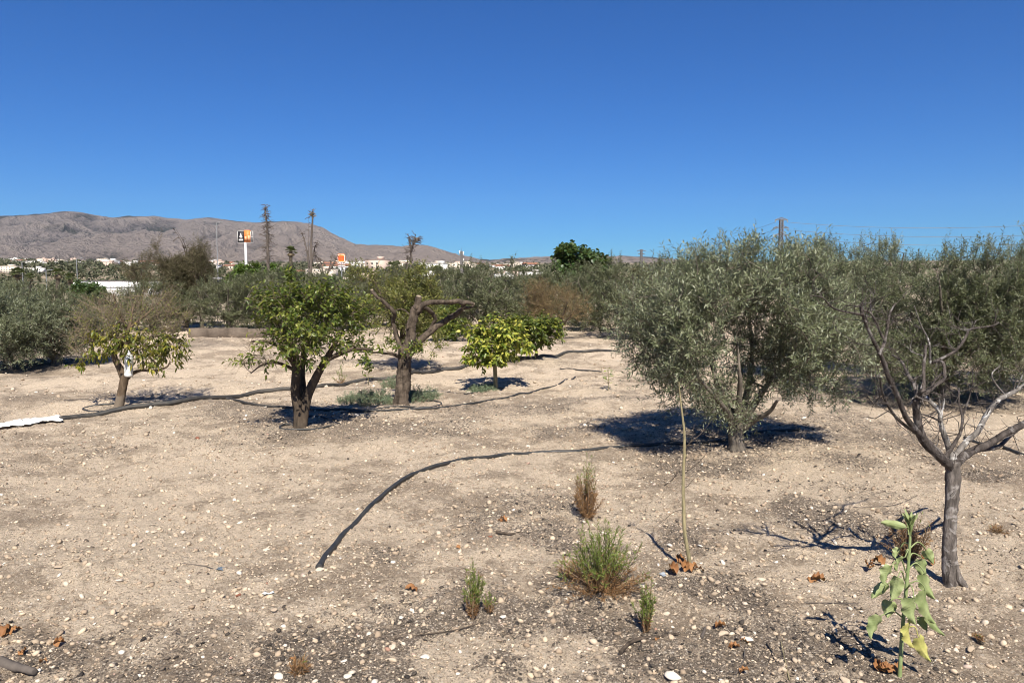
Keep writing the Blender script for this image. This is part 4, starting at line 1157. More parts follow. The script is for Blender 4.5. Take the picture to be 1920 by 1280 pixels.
# ---------------------------------------------------------------- hoses and pipes
def hose(pix, r, label, name='irrigation_hose', mat='hose', group=None, lift=.3, sink=0.0):
    pts = []
    for px, py in pix:
        g = G(px, py); pts.append(g)
    p, _ = catmull(pts, [r] * len(pts), 8)
    lr_ = np.random.default_rng(int(pix[0][0])); wob = np.convolve(lr_.normal(0, 1, (len(p) + 8)), np.ones(9) / 9, 'valid')
    p[:, 0] += wob * r * .5; p[:, 2] = H(p[:, 0], p[:, 1]) + r * (.62 + .35 * np.clip(wob, -1, 1)) + .004
    b = p[0].copy()
    root = thing(name, b, label, 'hose' if 'hose' in name else 'pipe', group)
    mb = MB(); tube(mb, p - b, [r] * len(p), 12 if r > .012 else 8, 2, cap=True)
    mb.build('tubing', M[mat], root, smooth=True)
    return root
h0 = hose([(597, 1068), (618, 1036), (648, 1000), (690, 957), (738, 914), (790, 886), (850, 868), (930, 857), (1000, 851), (1080, 848), (1160, 840), (1240, 834), (1310, 832), (1360, 825), (1420, 812), (1500, 806)], .0165, 'long black hose sweeping from the open sand to the big olive')
mb = MB(); pp = G(597, 1068); d = nrm(G(597, 1068) - G(618, 1036))
tube(mb, [np.array([0, 0, .003]) - d * .03, np.array([0, 0, .003]) + d * .012], [.0195, .0195], 14, 1)
mb.build('end_fitting', M['hose'], h0, smooth=True)
hose([(112, 789), (160, 783), (220, 772), (270, 764), (330, 757), (400, 749), (470, 741), (540, 732), (600, 727), (660, 719), (740, 710), (810, 700), (860, 693), (905, 683), (960, 676), (1010, 671), (1060, 663), (1130, 659), (1180, 657)], .034, 'thick black pipe running past the lemon, orange and lopped trees', 'irrigation_pipe', 'pipe_dusty')
hose([(425, 749), (460, 757), (510, 764), (560, 768), (620, 770), (680, 771), (730, 765)], .017, 'branch pipe from the thick pipe behind the orange trunks', 'irrigation_pipe', 'pipe_dusty')
hose([(230, 757), (190, 760), (158, 766), (163, 771), (190, 772), (212, 774)], .012, 'thin hose loop around the lemon trunk')
hose([(640, 775), (690, 772), (740, 770), (800, 767), (850, 763), (900, 755), (960, 744), (1010, 732), (1050, 720), (1078, 708)], .013, 'thin hose curving out past the lopped trunk across the sand')
hose([(720, 764), (770, 764), (812, 764), (828, 758), (815, 753), (800, 753)], .011, 'hose loop around the lopped trunk')
hose([(556, 800), (535, 797), (525, 803), (545, 807), (590, 806), (620, 800), (640, 792), (600, 782), (575, 781)], .011, 'hose loop on the litter around the orange trunks')
hose([(1050, 692), (1075, 693), (1105, 696), (1128, 698)], .012, 'short piece of hose lying left of the green seedling')
hose([(870, 740), (890, 737), (920, 730), (960, 730)], .009, 'thin hose at the foot of the yellow green citrus')
hose([(1808, 822), (1835, 833), (1870, 838), (1890, 843), (1925, 857), (1970, 872)], .016, 'black hose end leaving behind the bare tree')
hose([(1260, 690), (1320, 688), (1400, 688)], .012, 'thin dark hose seen under the big olive')
# white plastic at the end of the pipe
def white_sheet():
    b = G(80, 797)
    root = thing('white_sheet', b, 'bright white plastic strip lying off the open end of the thick pipe', 'plastic sheet')
    for quad, nm in (([(40, 795), (112, 785), (119, 792), (48, 801)], 'sheet'), ([(-30, 803), (44, 794), (48, 800), (-30, 812)], 'strip')):
        c = [G(*p) for p in quad]
        V = []; n = 40; mw = 10
        for i in range(n + 1):
            for j in range(mw + 1):
                u, v = i / n, j / mw
                p = (c[0] * (1 - u) + c[1] * u) * (1 - v) + (c[3] * (1 - u) + c[2] * u) * v
                z = float(H(p[0], p[1])) + .03 + .010 * math.sin(u * 9 + v * 3) + .006 * abs(math.sin(u * 13 + v * 5)) + .012 * (float(vnoise(u * 12, v * 6, 5)) - .5) + (.018 * (1 - v) if nm == 'sheet' else .01 * (1 - v))
                V.append((p[0] - b[0], p[1] - b[1], z - b[2]))
        Fc = [(i * (mw + 1) + j, (i + 1) * (mw + 1) + j, (i + 1) * (mw + 1) + j + 1, i * (mw + 1) + j + 1) for i in range(n) for j in range(mw)]
        mb = MB(); mb.add(V, Fc); o = mb.build(nm, M['white_sheet'], root, smooth=True)
        so_ = o.modifiers.new('thickness', 'SOLIDIFY'); so_.thickness = .004
white_sheet()
# bird-shaped stone lying on the thick pipe joint
# ---------------------------------------------------------------- stones
def stone_mesh(seed, sub=2):
    lr = np.random.default_rng(seed)
    import bmesh
    bm = bmesh.new(); bmesh.ops.create_icosphere(bm, subdivisions=sub, radius=1)
    V = np.array([v.co for v in bm.verts]); F = np.array([[v.index for v in f.verts] for f in bm.faces]); bm.free()
    k = lr.normal(0, 1.3, (5, 3)); ph = lr.uniform(0, 6.28, 5)
    r = 1 + .11 * np.sin(V @ k.T + ph).sum(1) / 1.6
    for _ in range(9):                                       # broken facets
        d = nrm(lr.normal(0, 1, 3)); h = lr.uniform(.50, .88)
        s = V @ d * r
        r = np.where(s > h, r * h / np.maximum(s, 1e-6), r)
    V = V * r[:, None] * np.array([1.0, lr.uniform(.55, .95), lr.uniform(.30, .60)])
    return V, F

def stone_mat():
    t = NT('limestone')
    g = t.n('ShaderNodeNewGeometry'); oi = t.n('ShaderNodeObjectInfo')
    f = t.math('FRACT', t.math('ADD', g.outputs['Random Per Island'], oi.outputs['Random']))
    c = t.ramp(f, [(0, (.14, .115, .09)), (.10, (.27, .215, .155)), (.35, (.40, .315, .225)), (.66, (.50, .405, .30)), (.86, (.59, .505, .395)), (.965, (.70, .65, .56)), (1.0, (.30, .16, .11))])
    n = t.noise(70, 4, .6, t.pos())
    c = t.mix(t.ramp(n, [(.4, .35), (.65, 0.0)]), c, (.26, .20, .145))
    t.col(c); t.rough(.9, .15); t.bump(n, .3, .004)
    return t.mat
SM = stone_mat()
dark_t = NT('charcoal_crumb')
_g = dark_t.n('ShaderNodeNewGeometry')
dark_t.col(dark_t.ramp(_g.outputs['Random Per Island'], [(0, (.035, .03, .027)), (.5, (.075, .062, .05)), (1, (.16, .125, .095))])); dark_t.rough(.95, .1)
DM = dark_t.mat

def scatter_xy(n, rmin, rmax, power, lr, amax=44):
    u = lr.uniform(0, 1, n)
    e = 2 - power                                            # density falls as r^-power
    r = (rmin ** e + u * (rmax ** e - rmin ** e)) ** (1 / e)
    a = np.radians(lr.uniform(-amax, amax, n))
    return r * np.sin(a), r * np.cos(a), r

def inst(mb, protos_, X, Y, S, lr, sink=.25, flat=1.0, m=0, zoff=0.0):
    idx = lr.integers(0, len(protos_), len(X))
    Z = H_fine(X, Y)
    for i, (V, F) in enumerate(protos_):
        s = np.where(idx == i)[0]
        if len(s) == 0: continue
        a = lr.uniform(0, 6.28, len(s)); ca, sa = np.cos(a), np.sin(a)
        til = lr.normal(0, .25, (len(s), 2))
        v = V[None] * S[s][:, None, None] * np.array([1, 1, flat])
        x = v[..., 0] * ca[:, None] - v[..., 1] * sa[:, None]; y = v[..., 0] * sa[:, None] + v[..., 1] * ca[:, None]
        z = v[..., 2] + x * til[:, :1] + y * til[:, 1:]
        W = np.stack([x + X[s][:, None], y + Y[s][:, None], z + (Z[s] + S[s] * (V[:, 2].max() * flat * (1 - 2 * sink)) + zoff)[:, None]], -1)
        FF = (np.arange(len(s)) * len(V))[:, None, None] + F[None]
        mb.add(W.reshape(-1, 3), FF.reshape(-1, 3), m)

def gravel():
    lr = np.random.default_rng(77)
    p1 = [stone_mesh(i, 1) for i in range(10)]
    p0 = []
    for i in range(8):
        V, F = stone_mesh(50 + i, 1); p0.append((V, F))
    import bmesh
    small = []
    for i in range(6):
        bm = bmesh.new(); bmesh.ops.create_icosphere(bm, subdivisions=1, radius=1)
        V = np.array([v.co for v in bm.verts]); F = np.array([[v.index for v in f.verts] for f in bm.faces]); bm.free()
        V = V * lr.uniform(.6, 1.2, (len(V), 1)) * np.array([1, lr.uniform(.6, .9), lr.uniform(.4, .7)]); small.append((V[:12], None))
    # plain icosahedra for the small fraction
    ph = (1 + 5 ** .5) / 2
    iv = nrm(np.array([(-1, ph, 0), (1, ph, 0), (-1, -ph, 0), (1, -ph, 0), (0, -1, ph), (0, 1, ph), (0, -1, -ph), (0, 1, -ph), (ph, 0, -1), (ph, 0, 1), (-ph, 0, -1), (-ph, 0, 1)], float))
    fi = np.array([(0, 11, 5), (0, 5, 1), (0, 1, 7), (0, 7, 10), (0, 10, 11), (1, 5, 9), (5, 11, 4), (11, 10, 2), (10, 7, 6), (7, 1, 8), (3, 9, 4), (3, 4, 2), (3, 2, 6), (3, 6, 8), (3, 8, 9), (4, 9, 5), (2, 4, 11), (6, 2, 10), (8, 6, 7), (9, 8, 1)])
    ico = [(iv * lr.uniform(.75, 1.2, (12, 1)) * np.array([1, lr.uniform(.6, .95), lr.uniform(.4, .75)]), fi) for _ in range(10)]
    mb = MB()
    X, Y, r = scatter_xy(30000, 2.2, 10, 1.0, lr)
    keep = lr.random(len(X)) < .25 + .75 * np.maximum(fbm(X * .9, Y * .9, 71, 3), litter(X, Y)) ** 1.3
    X, Y = X[keep], Y[keep]
    inst(mb, ico, X, Y, sink=.36, lr=lr, S=.0036 + .0042 * lr.pareto(2.6, len(X)).clip(0, 3))
    X, Y, r = scatter_xy(13000, 2.2, 13, .65, lr)
    keep = lr.random(len(X)) < .10 + np.clip(5.2 * fbm(X * 1.2, Y * 1.2, 71, 4) ** 3.2, 0, .9)
    X, Y = X[keep], Y[keep]
    inst(mb, p1, X, Y, .0075 + .0062 * lr.pareto(2.2, len(X)).clip(0, 3.2), lr, sink=.30)
    X, Y, r = scatter_xy(17000, 8, 30, 1.0, lr)
    keep = lr.random(len(X)) < .2 + .8 * fbm(X * .5, Y * .5, 72, 3)
    X, Y, r = X[keep], Y[keep], r[keep]
    inst(mb, ico, X, Y, (.008 + .009 * lr.pareto(2.4, len(X)).clip(0, 2.6)) * (.8 + r / 40), lr)
    o = mb.build('gravel', SM)
    tag(o, 'pale limestone pebbles strewn over the sandy soil', 'gravel', kind='stuff')
    mb = MB()
    X, Y, r = scatter_xy(42000, 2.2, 9.5, 1.1, lr)
    keep = lr.random(len(X)) < .15 + .85 * fbm(X * 1.3, Y * 1.3, 73, 3) ** 1.4
    X, Y = X[keep], Y[keep]
    inst(mb, ico, X, Y, .0042 + .0046 * lr.pareto(2.4, len(X)).clip(0, 3.5), lr, sink=.3)
    ct = NT('soil_crumb'); cg = ct.n('ShaderNodeNewGeometry')
    ct.col(ct.ramp(cg.outputs['Random Per Island'], [(0, (.24, .18, .125)), (.5, (.38, .295, .21)), (1, (.55, .44, .315))])); ct.rough(.95, .1); ct.bump(ct.noise(220, 3, .6, ct.pos()), .6, .004)
    tag(mb.build('soil_crumbs', ct.mat), 'small clods and crumbs of the sandy soil', 'soil', kind='stuff')
    # dark crumbs and chips
    mb = MB()
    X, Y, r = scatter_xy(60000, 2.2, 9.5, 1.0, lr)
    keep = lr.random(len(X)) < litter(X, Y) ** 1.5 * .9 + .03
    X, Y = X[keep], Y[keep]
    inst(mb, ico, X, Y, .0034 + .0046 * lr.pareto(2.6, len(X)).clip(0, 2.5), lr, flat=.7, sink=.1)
    X, Y, r = scatter_xy(9000, 2.2, 12, .9, lr)
    keep = lr.random(len(X)) < litter(X, Y) * .7 + .05
    X, Y = X[keep], Y[keep]; S = len(X)
    a = lr.uniform(0, 6.28, S); L = lr.uniform(.012, .07, S)
    d = np.stack([np.cos(a), np.sin(a), lr.normal(0, .08, S)], -1)
    c = np.stack([X, Y, H_fine(X, Y) + .004], -1)
    t = np.linspace(-.5, .5, 4)
    pts = c[:, None] + d[:, None] * (t[None] * L[:, None])[..., None] + lr.normal(0, .0025, (S, 4, 3))
    strands(mb, pts, np.tile(np.array([.0010, .0014, .0013, .0007]), (S, 1)), 3)
    o = mb.build('plant_litter', DM)
    tag(o, 'dark grey crumbs and fine twig litter on the soil', 'litter', kind='stuff')
gravel()

# larger stones, each one a thing
STONE_MESH = []
for i in range(12):
    V, F = stone_mesh(500 + i, 3); mb = MB(); mb.add(V, F); STONE_MESH.append(mb.mesh('stone', SM))
white_rock = plain('white_limestone', (.62, .56, .47), (.48, .42, .34), .9, .2, 25)
def put_stone(x, y, s, rz, i, label, group, mat=None, sink=.3):
    o = bpy.data.objects.new('stone', STONE_MESH[i % 12])
    if mat:
        o.data = o.data.copy(); o.data.materials[0] = mat
    C.objects.link(o)
    o.scale = (s, s, s * .9); o.rotation_euler = (0, 0, rz)
    o.location = (x, y, float(H_fine(x, y)) + s * .5 * (1 - 2 * sink))
    return tag(o, label, 'stone', group)
LOOSE = 'loose limestone stones on the soil'
big = [(1262, 1275, .036, 'white lump of limestone at the bottom edge', 1), (277, 998, .020, 'white oval stone on the open sand at left', 1), (166, 952, .017, 'white stone above the oval one on the left sand', 1), (943, 1160, .021, 'white stone right of the slim green spire', 1), (515, 1147, .024, 'rounded tan stone left of the slim green spire, beside a white scrap', 0),
       (561, 1155, .022, 'pale stone just right of the rounded tan one', 0), (737, 1059, .026, 'white flat stone below the hose end', 1), (1133, 1002, .022, 'white stone behind the largest feathery weed', 1), (972, 1000, .024, 'cream stone in front of a brown stick', 0), (919, 988, .020, 'cream stone left of the brown stick', 0),
       (1355, 1195, .028, 'long cream stone beside a brown curled leaf', 0), (1382, 1190, .022, 'tan stone right of the long cream one', 0), (1400, 1205, .030, 'pale grey stone in the litter by the long cream one', 1), (735, 1216, .026, 'upright cream stone in grey litter', 0), (752, 1162, .018, 'white stone above a lying twig', 1), (645, 1241, .018, 'small white stone in the grey litter patch', 1),
       (651, 1268, .024, 'white stone near the bottom edge left of the weeds', 1), (798, 1236, .022, 'bright white stone at the end of a thin twig', 1), (1585, 1275, .03, 'cream stone at the bottom edge left of the stalk', 0), (1790, 1078, .028, 'white stone against the foot of the bare trunk', 1), (1778, 1070, .030, 'white stone left of the bare trunk foot', 1), (1720, 1118, .022, 'white stone seen behind the limp leaves', 1),
       (432, 746, .045, 'white stone set on the joint of the thick pipe', 1), (1415, 1190, .016, 'small white stone right of the pale grey one', 1), (525, 1275, .026, 'white stone at the bottom edge far left of the weeds', 1)]
for i, (px, py, s, lab, wt) in enumerate(big):
    g = G(px, py); put_stone(g[0], g[1], s, i * 1.3, i, lab, 'larger stones lying on the soil', white_rock if wt else None)
lr = np.random.default_rng(606)
n = 0
while n < 200:
    X, Y, r = scatter_xy(1, 2.9, 11, .9, lr, 38)
    if lr.random() > .35 + .65 * float(fbm(X * .8, Y * .8, 71, 3)[0]): continue
    put_stone(float(X[0]), float(Y[0]), float(.012 + .0075 * min(2.4, lr.pareto(2.6))), lr.uniform(0, 6.28), int(lr.integers(12)), 'loose pale limestone stone on the sandy soil', LOOSE, sink=.38)
    n += 1
# terracotta bits
terra = plain('terracotta', (.24, .10, .06), (.17, .07, .045), .85, .2, 30)
for px, py, s, lab in ((447, 1118, .018, 'broken piece of terracotta left of the white scrap'), (370, 823, .035, 'brick red fragment on the sand in front of the lemon tree'), (920, 1006, .02, 'dark red brown clod left of the weeds')):
    g = G(px, py); o = put_stone(g[0], g[1], s, px, px, lab, None, terra); o.name = 'terracotta_fragment'; o['category'] = 'fragment'
# white plastic scrap
def scrap(px, py, w_, label, mat, seed, name='plastic_scrap'):
    b = G(px, py); lr = np.random.default_rng(seed); n = 7
    V = []; F = []
    for i in range(n):
        for j in range(n):
            u, v = i / (n - 1) - .5, j / (n - 1) - .5
            V.append((u * w_ + lr.normal(0, w_ * .05), v * w_ * .6 + lr.normal(0, w_ * .05), .012 + lr.normal(0, w_ * .05) + .2 * w_ * abs(u)))
    F = [(i * n + j, (i + 1) * n + j, (i + 1) * n + j + 1, i * n + j + 1) for i in range(n - 1) for j in range(n - 1)]
    mb = MB(); mb.add(V, F); o = mb.build(name, mat, smooth=True, loc=b); o.rotation_euler = (.2, .1, seed)
    sm = o.modifiers.new('thickness', 'SOLIDIFY'); sm.thickness = .002
    tag(o, label, 'scrap')
scrap(503, 1116, .05, 'crumpled white plastic scrap on the sand', M['white_sheet'], 3)
scrap(412, 1070, .05, 'blue grey plastic sliver on the sand', plain('blue_grey_plastic', (.14, .18, .22), (.10, .13, .16), .5, .4), 8)
scrap(1244, 1080, .04, 'blue grey bottle cap sized scrap beside the brown leaves', plain('grey_blue_scrap', (.30, .33, .36), (.24, .26, .28), .5, .4), 5)

# ---------------------------------------------------------------- sticks and fallen leaves
def stick(pix, r, label, mat='bark_lopped', side=None):
    pts = [G(*p) for p in pix]; b = pts[0]
    p = [q - b + np.array([0, 0, r * .9 + .004]) for q in pts]
    n = len(p); mb = MB()
    tube(mb, p, list(np.linspace(r, r * .6, n)), 8, 5, rough=.06, seed=int(pix[0][0]))
    if side:
        for s in side:
            sp = [G(*x) - b + np.array([0, 0, r + .012 * k]) for k, x in enumerate(s)]
            tube(mb, sp, list(np.linspace(r * .5, r * .2, len(sp))), 5, 4)
    o = mb.build('stick', M[mat], smooth=True, loc=b)
    tag(o, label, 'stick', 'fallen sticks')
stick([(1163, 1228), (1180, 1210), (1206, 1200), (1236, 1198), (1272, 1192)], .0095, 'thick curved grey stick under the small pale weed')
stick([(1315, 1200), (1320, 1188), (1322, 1180)], .009, 'short dark stub of wood left of the long cream stone', 'bark_dead')
stick([(930, 1000), (955, 1004), (966, 1003)], .010, 'brown stick behind the cream stones')
stick([(740, 1200), (790, 1192), (840, 1186), (880, 1176), (905, 1168)], .004, 'long thin twig running to the slim green spire', 'bark_lopped', [[(838, 1186), (848, 1180), (862, 1176)]])
stick([(792, 1237), (815, 1248), (845, 1255), (866, 1260)], .003, 'thin twig under the bright white stone', 'bark_dead')
stick([(1370, 1276), (1385, 1258), (1394, 1240), (1396, 1222), (1392, 1214)], .0045, 'wavy grey twig at the bottom right of centre', 'bark_dead', [[(1380, 1262), (1370, 1262), (1364, 1275)]])
stick([(1480, 1276), (1474, 1250), (1464, 1204)], .003, 'straight straw coloured stem at the bottom edge', 'young_bark')
stick([(1512, 1132), (1560, 1132), (1606, 1133)], .003, 'straight dark twig left of the drooping stalk', 'bark_dead')
stick([(1438, 1208), (1446, 1220), (1452, 1230)], .004, 'short black twig beside the straw stem', 'bark_dark')
stick([(1245, 912), (1258, 903), (1272, 886)], .006, 'grey twig left of the bare sapling', 'bark_lopped')
stick([(0, 1250), (20, 1258), (45, 1264), (66, 1270)], .024, 'weathered grey piece of wood in the lower left corner', 'bark_dead')
stick([(1170, 1104), (1185, 1112), (1205, 1114)], .005, 'grey twig right of the largest feathery weed', 'bark_lopped')
stick([(228, 876), (248, 884), (264, 890)], .004, 'pale twig on the sand in front of the lemon tree', 'young_bark')
stick([(120, 752), (150, 750), (172, 748)], .009, 'dark stick left of the lemon tree', 'bark_dead')
stick([(400, 1068), (380, 1062), (330, 1056)], .003, 'thin dark twig on the left sand', 'bark_dead')
stick([(330, 1092), (335, 1095), (342, 1098)], .004, 'small dark twig above the bare swell', 'bark_dead')
stick([(1720, 930), (1690, 944), (1660, 950), (1600, 952)], .003, 'long thin twig lying behind the bare trunk', 'bark_dead')
stick([(1500, 985), (1530, 1000), (1575, 1005), (1610, 1020)], .003, 'dark twig lying left of the dry thistly weed', 'bark_dead')

def dry_leaf(px, py, s, seed, label=None):
    b = G(px, py); lr = np.random.default_rng(seed)
    mb = MB()
    for k in range(1 if s < .035 else 2):
        a = lr.uniform(0, 6.28); d = np.array([math.cos(a), math.sin(a), lr.uniform(-.1, .3)])
        c = np.array([lr.normal(0, .2), lr.normal(0, .2), 0]) * s
        blade(mb, c - d * s * .6 + np.array([0, 0, .012]), c + d * s * .6 + np.array([0, 0, .012 + .2 * s]), s * .75, np.array([lr.normal(0, .3), lr.normal(0, .3), 1]), cup=lr.uniform(-1.1, .9), bend=lr.uniform(.1, .3), wave=.22, seed=seed + k, nu=9, nv=14)
    o = mb.build('dry_leaf', M['dry_leaf'], smooth=True, loc=b)
    tag(o, label or 'curled rust brown fallen leaf on the soil', 'leaf', 'fallen brown leaves')
for i, (px, py, s, lab) in enumerate([(1525, 1090, .055, 'large curled orange brown leaf alone on pale sand'), (1265, 1076, .06, 'brown leaf curled left of the sapling foot'), (1283, 1070, .055, 'brown leaf against the sapling foot'), (1305, 1072, .045, 'small brown leaf right of the sapling foot'), (1278, 1056, .06, 'brown leaf standing up behind the sapling foot'),
                               (1352, 1180, .035, 'brown curled leaf above the long cream stone'), (1373, 1216, .035, 'dark brown leaf right of the curved stick'), (1232, 1204, .022, 'tiny orange leaf under the curved stick'), (768, 1106, .045, 'rust brown leaf lying by a thin twig'), (1630, 1068, .055, 'brown leaf left of the dry thistly weed'), (1645, 1058, .055, 'brown leaf pair beside the dry thistly weed'),
                               (1735, 1055, .05, 'brown leaf left of the bare trunk'), (1662, 1262, .05, 'brown leaf heap at the stalk foot, left side'), (1678, 1256, .045, 'brown leaf touching the stalk foot'), (1650, 1258, .04, 'brown leaf farthest left of the stalk foot'), (10, 1192, .05, 'orange brown leaf at the left edge'), (25, 1186, .04, 'orange brown leaf just inside the left edge'),
                               (110, 1210, .04, 'orange brown leaf on the lower left litter'), (40, 1228, .035, 'brown leaf in the lower left litter'), (85, 1245, .03, 'reddish leaf low in the left litter'), (940, 978, .045, 'dark crumpled brown leaf behind the brown stick'), (858, 1028, .03, 'reddish leaf left of the weeds'), (1395, 1208, .03, 'dark red leaf beside the pale grey stone'), (1390, 1262, .03, 'brown leaf at the wavy twig'), (548, 1242, .03, 'rust leaf in the straw coloured tuft'), (320, 978, .018, 'tiny red brown leaf on the left sand'), (1060, 1084, .03, 'small brown leaf left of the brown tuft')]):
    dry_leaf(px, py, s, 900 + i, lab)

# ---------------------------------------------------------------- low wall
def low_wall():
    a = at_depth(352, 20.6); c = at_depth(500, 21.2)
    root = thing('low_wall', (a + c) / 2, 'low brown concrete wall edging the grove at left', 'wall')
    L = np.linalg.norm((c - a)[:2]); ang = math.atan2(c[1] - a[1], c[0] - a[0])
    root.rotation_euler = (0, 0, ang)
    t = NT('weathered_concrete'); t.col(t.ramp(t.noise(3, 6, .7), [(.3, (.075, .058, .045)), (.7, (.17, .135, .105))])); t.rough(.95, .1); t.bump(t.noise(25, 4), .5, .02)
    mb = MB(); n = 4
    lr = np.random.default_rng(2)
    for i in range(n):
        x0 = -L / 2 + L * i / n; x1 = -L / 2 + L * (i + 1) / n - .006
        box(mb, (x0, -.09, -.15), (x1, .09, .27 + lr.normal(0, .018)))
    mb.build('wall_blocks', t.mat, root)
low_wall()

# ---------------------------------------------------------------- dead trees, canes, palms
def dead_spire(px, Y, py_top, label, seed, forks, r=.09, twig=60, leafy=0, fade=.12):
    b = at_depth(px, Y); q = local_px(b); lr = np.random.default_rng(seed)
    root = thing('dead_tree', b, label, 'dead tree', 'dead trees beyond the grove')
    limbs = []
    for f in forks:
        n = len(f); rr = list(np.linspace(f[0][2] if len(f[0]) > 2 else r, r * fade, n))
        limbs.append(([q(p[0], p[1]) for p in f], rr))
    limbs[0][0][0] = np.array([limbs[0][0][0][0], 0, -.1])
    limb_mesh(root, limbs, M['bark_dead'], sides=7, seed=seed, rough=.08)
    Pt = []; Rt = []
    for pts, rr in limbs:
        p, r_ = catmull(pts, rr, 6)
        for _ in range(twig):
            i = lr.integers(int(len(p) * .35), len(p)); a = lr.uniform(0, 6.28)
            L = lr.uniform(.12, .62) * (1.15 - i / len(p)) * r / .09 + .12
            d = np.array([math.cos(a), math.sin(a) * .8, lr.uniform(-.7, .6)])
            e = p[i] + d * L
            Pt.append([p[i], p[i] + d * L * .4 + lr.normal(0, .04, 3), p[i] + d * L * .75 + lr.normal(0, .05, 3), e]); Rt.append(np.linspace(.022, .006, 4))
    mb = MB(); strands(mb, np.array(Pt), np.array(Rt), 4)
    mb.build('twigs', M['bark_dead'], root, smooth=True)
    return root
dead_spire(503, 42, 388, 'tall dead grey conifer spire right of the black and orange sign', 101, [[(503, 600), (503, 520), (502, 470), (501, 430), (498, 405), (497, 386)]], .12, 150, fade=.15)
dead_spire(577, 44, 405, 'thin dead trunk left beside the tufted stalk', 102, [[(579, 600), (579, 520), (579, 460), (579, 408)], [(580, 500), (572, 455), (563, 430)], [(583, 500), (590, 465), (597, 452)]], .06, 12)
dead_spire(615, 46, 470, 'dead bush with bent bare branches left of the burger sign', 103, [[(612, 600), (606, 530), (600, 505), (590, 480)], [(606, 530), (618, 500), (622, 478)], [(608, 520), (600, 490), (588, 475)], [(606, 525), (625, 495), (632, 480)]], .07, 24)
dead_spire(772, 38, 440, 'dead forked tree standing on the skyline above the lopped trunk', 104, [[(770, 600), (769, 540), (770, 500), (772, 470), (777, 452), (779, 440)], [(771, 490), (770, 465), (766, 442)], [(776, 455), (783, 447)], [(769, 530), (763, 500), (766, 480)]], .085, 34)
dead_spire(345, 30, 425, 'bent dry cane leaning out of the feathery brown tree', 105, [[(362, 600), (352, 500), (345, 465), (336, 445), (325, 428)], [(352, 500), (348, 462), (330, 430)]], .035, 5)
def tufted_stalk():
    b = at_depth(585, 43); q = local_px(b)
    root = thing('dead_palm', b, 'tall thin stalk with a dry tuft on top, right of the dead spire', 'palm')
    limb_mesh(root, [([q(583, 610), q(583, 520), q(584, 450), q(586, 412), q(585, 398)], [.10, .08, .06, .05, .045])], M['bark_dead'], seed=9)
    mb = MB(); lr = np.random.default_rng(8); S = 70
    c = np.tile(q(585, 404), (S, 1)) + np.stack([np.zeros(S), np.zeros(S), lr.uniform(-.15, .25, S)], -1)
    D = nrm(lr.normal(0, .5, (S, 3)) + np.array([0, 0, .35]))
    leaves(mb, c, D, nrm(lr.normal(0, 1, (S, 3))), lr.uniform(.15, .38, S), .045)
    mb.build('tuft', M['palm_dry'], root)
tufted_stalk()

def palm(px, Y, py_top, rad, label, seed):
    b = at_depth(px, Y); q = local_px(b); lr = np.random.default_rng(seed)
    root = thing('fan_palm', b, label, 'palm', 'fan palms beyond the grove')
    c = q(px, py_top); c[2] -= rad * .8
    limb_mesh(root, [([(0, 0, -.2), c * .5, c], [.28, .24, .26])], M['bark_dark'], seed=seed)
    def fronds(n, elo, ehi, mat, nm, lf):
        mb = MB()
        for k in range(n):
            a = k * 2.4 + lr.normal(0, .2); el = lr.uniform(elo, ehi)
            d = np.array([math.cos(a) * math.cos(el), math.sin(a) * math.cos(el), math.sin(el)])
            pe = c + d * rad * lf * .5
            strands(mb, np.array([[c, c + d * rad * lf * .25, pe]]), np.array([[.03, .02, .015]]), 3)
            s = nrm(np.cross(d, [0, 0, 1.0])); u = np.cross(s, d)
            m = 13; th = np.linspace(-1.25, 1.25, m)
            D = d[None] * np.cos(th)[:, None] + s[None] * np.sin(th)[:, None] + u[None] * .1
            leaves(mb, np.tile(pe, (m, 1)), D, np.tile(u, (m, 1)), rad * lf * .55 * (1 - .15 * np.abs(th)), rad * .085, droop=.25)
        mb.build(nm, M[mat], root)
    fronds(26, -.25, 1.35, 'palm', 'crown', 1.0)
    fronds(16, -1.35, -.6, 'palm_dry', 'dry_skirt', .8)
for i, (px, Y, pt, rad, lab) in enumerate([(545, 110, 461, 1.0, 'fan palm with a brown skirt above the broad bright green tree'), (32, 105, 500, 1.1, 'leftmost fan palm above the olives'), (108, 105, 502, 1.0, 'fan palm left of the white building'), (132, 95, 511, .85, 'lower fan palm touching the white building'), (55, 120, 512, .9, 'small fan palm between the two left palms'),
                                          (734, 110, 490, 1.0, 'fan palm left of the dead forked tree, one of a close pair'), (744, 118, 489, 1.0, 'darker fan palm of the close pair'), (820, 110, 497, .95, 'fan palm left of the lattice mast'), (830, 100, 513, .8, 'lower fan palm beside the one near the mast')]):
    palm(px, Y, pt, rad, lab, 120 + i)

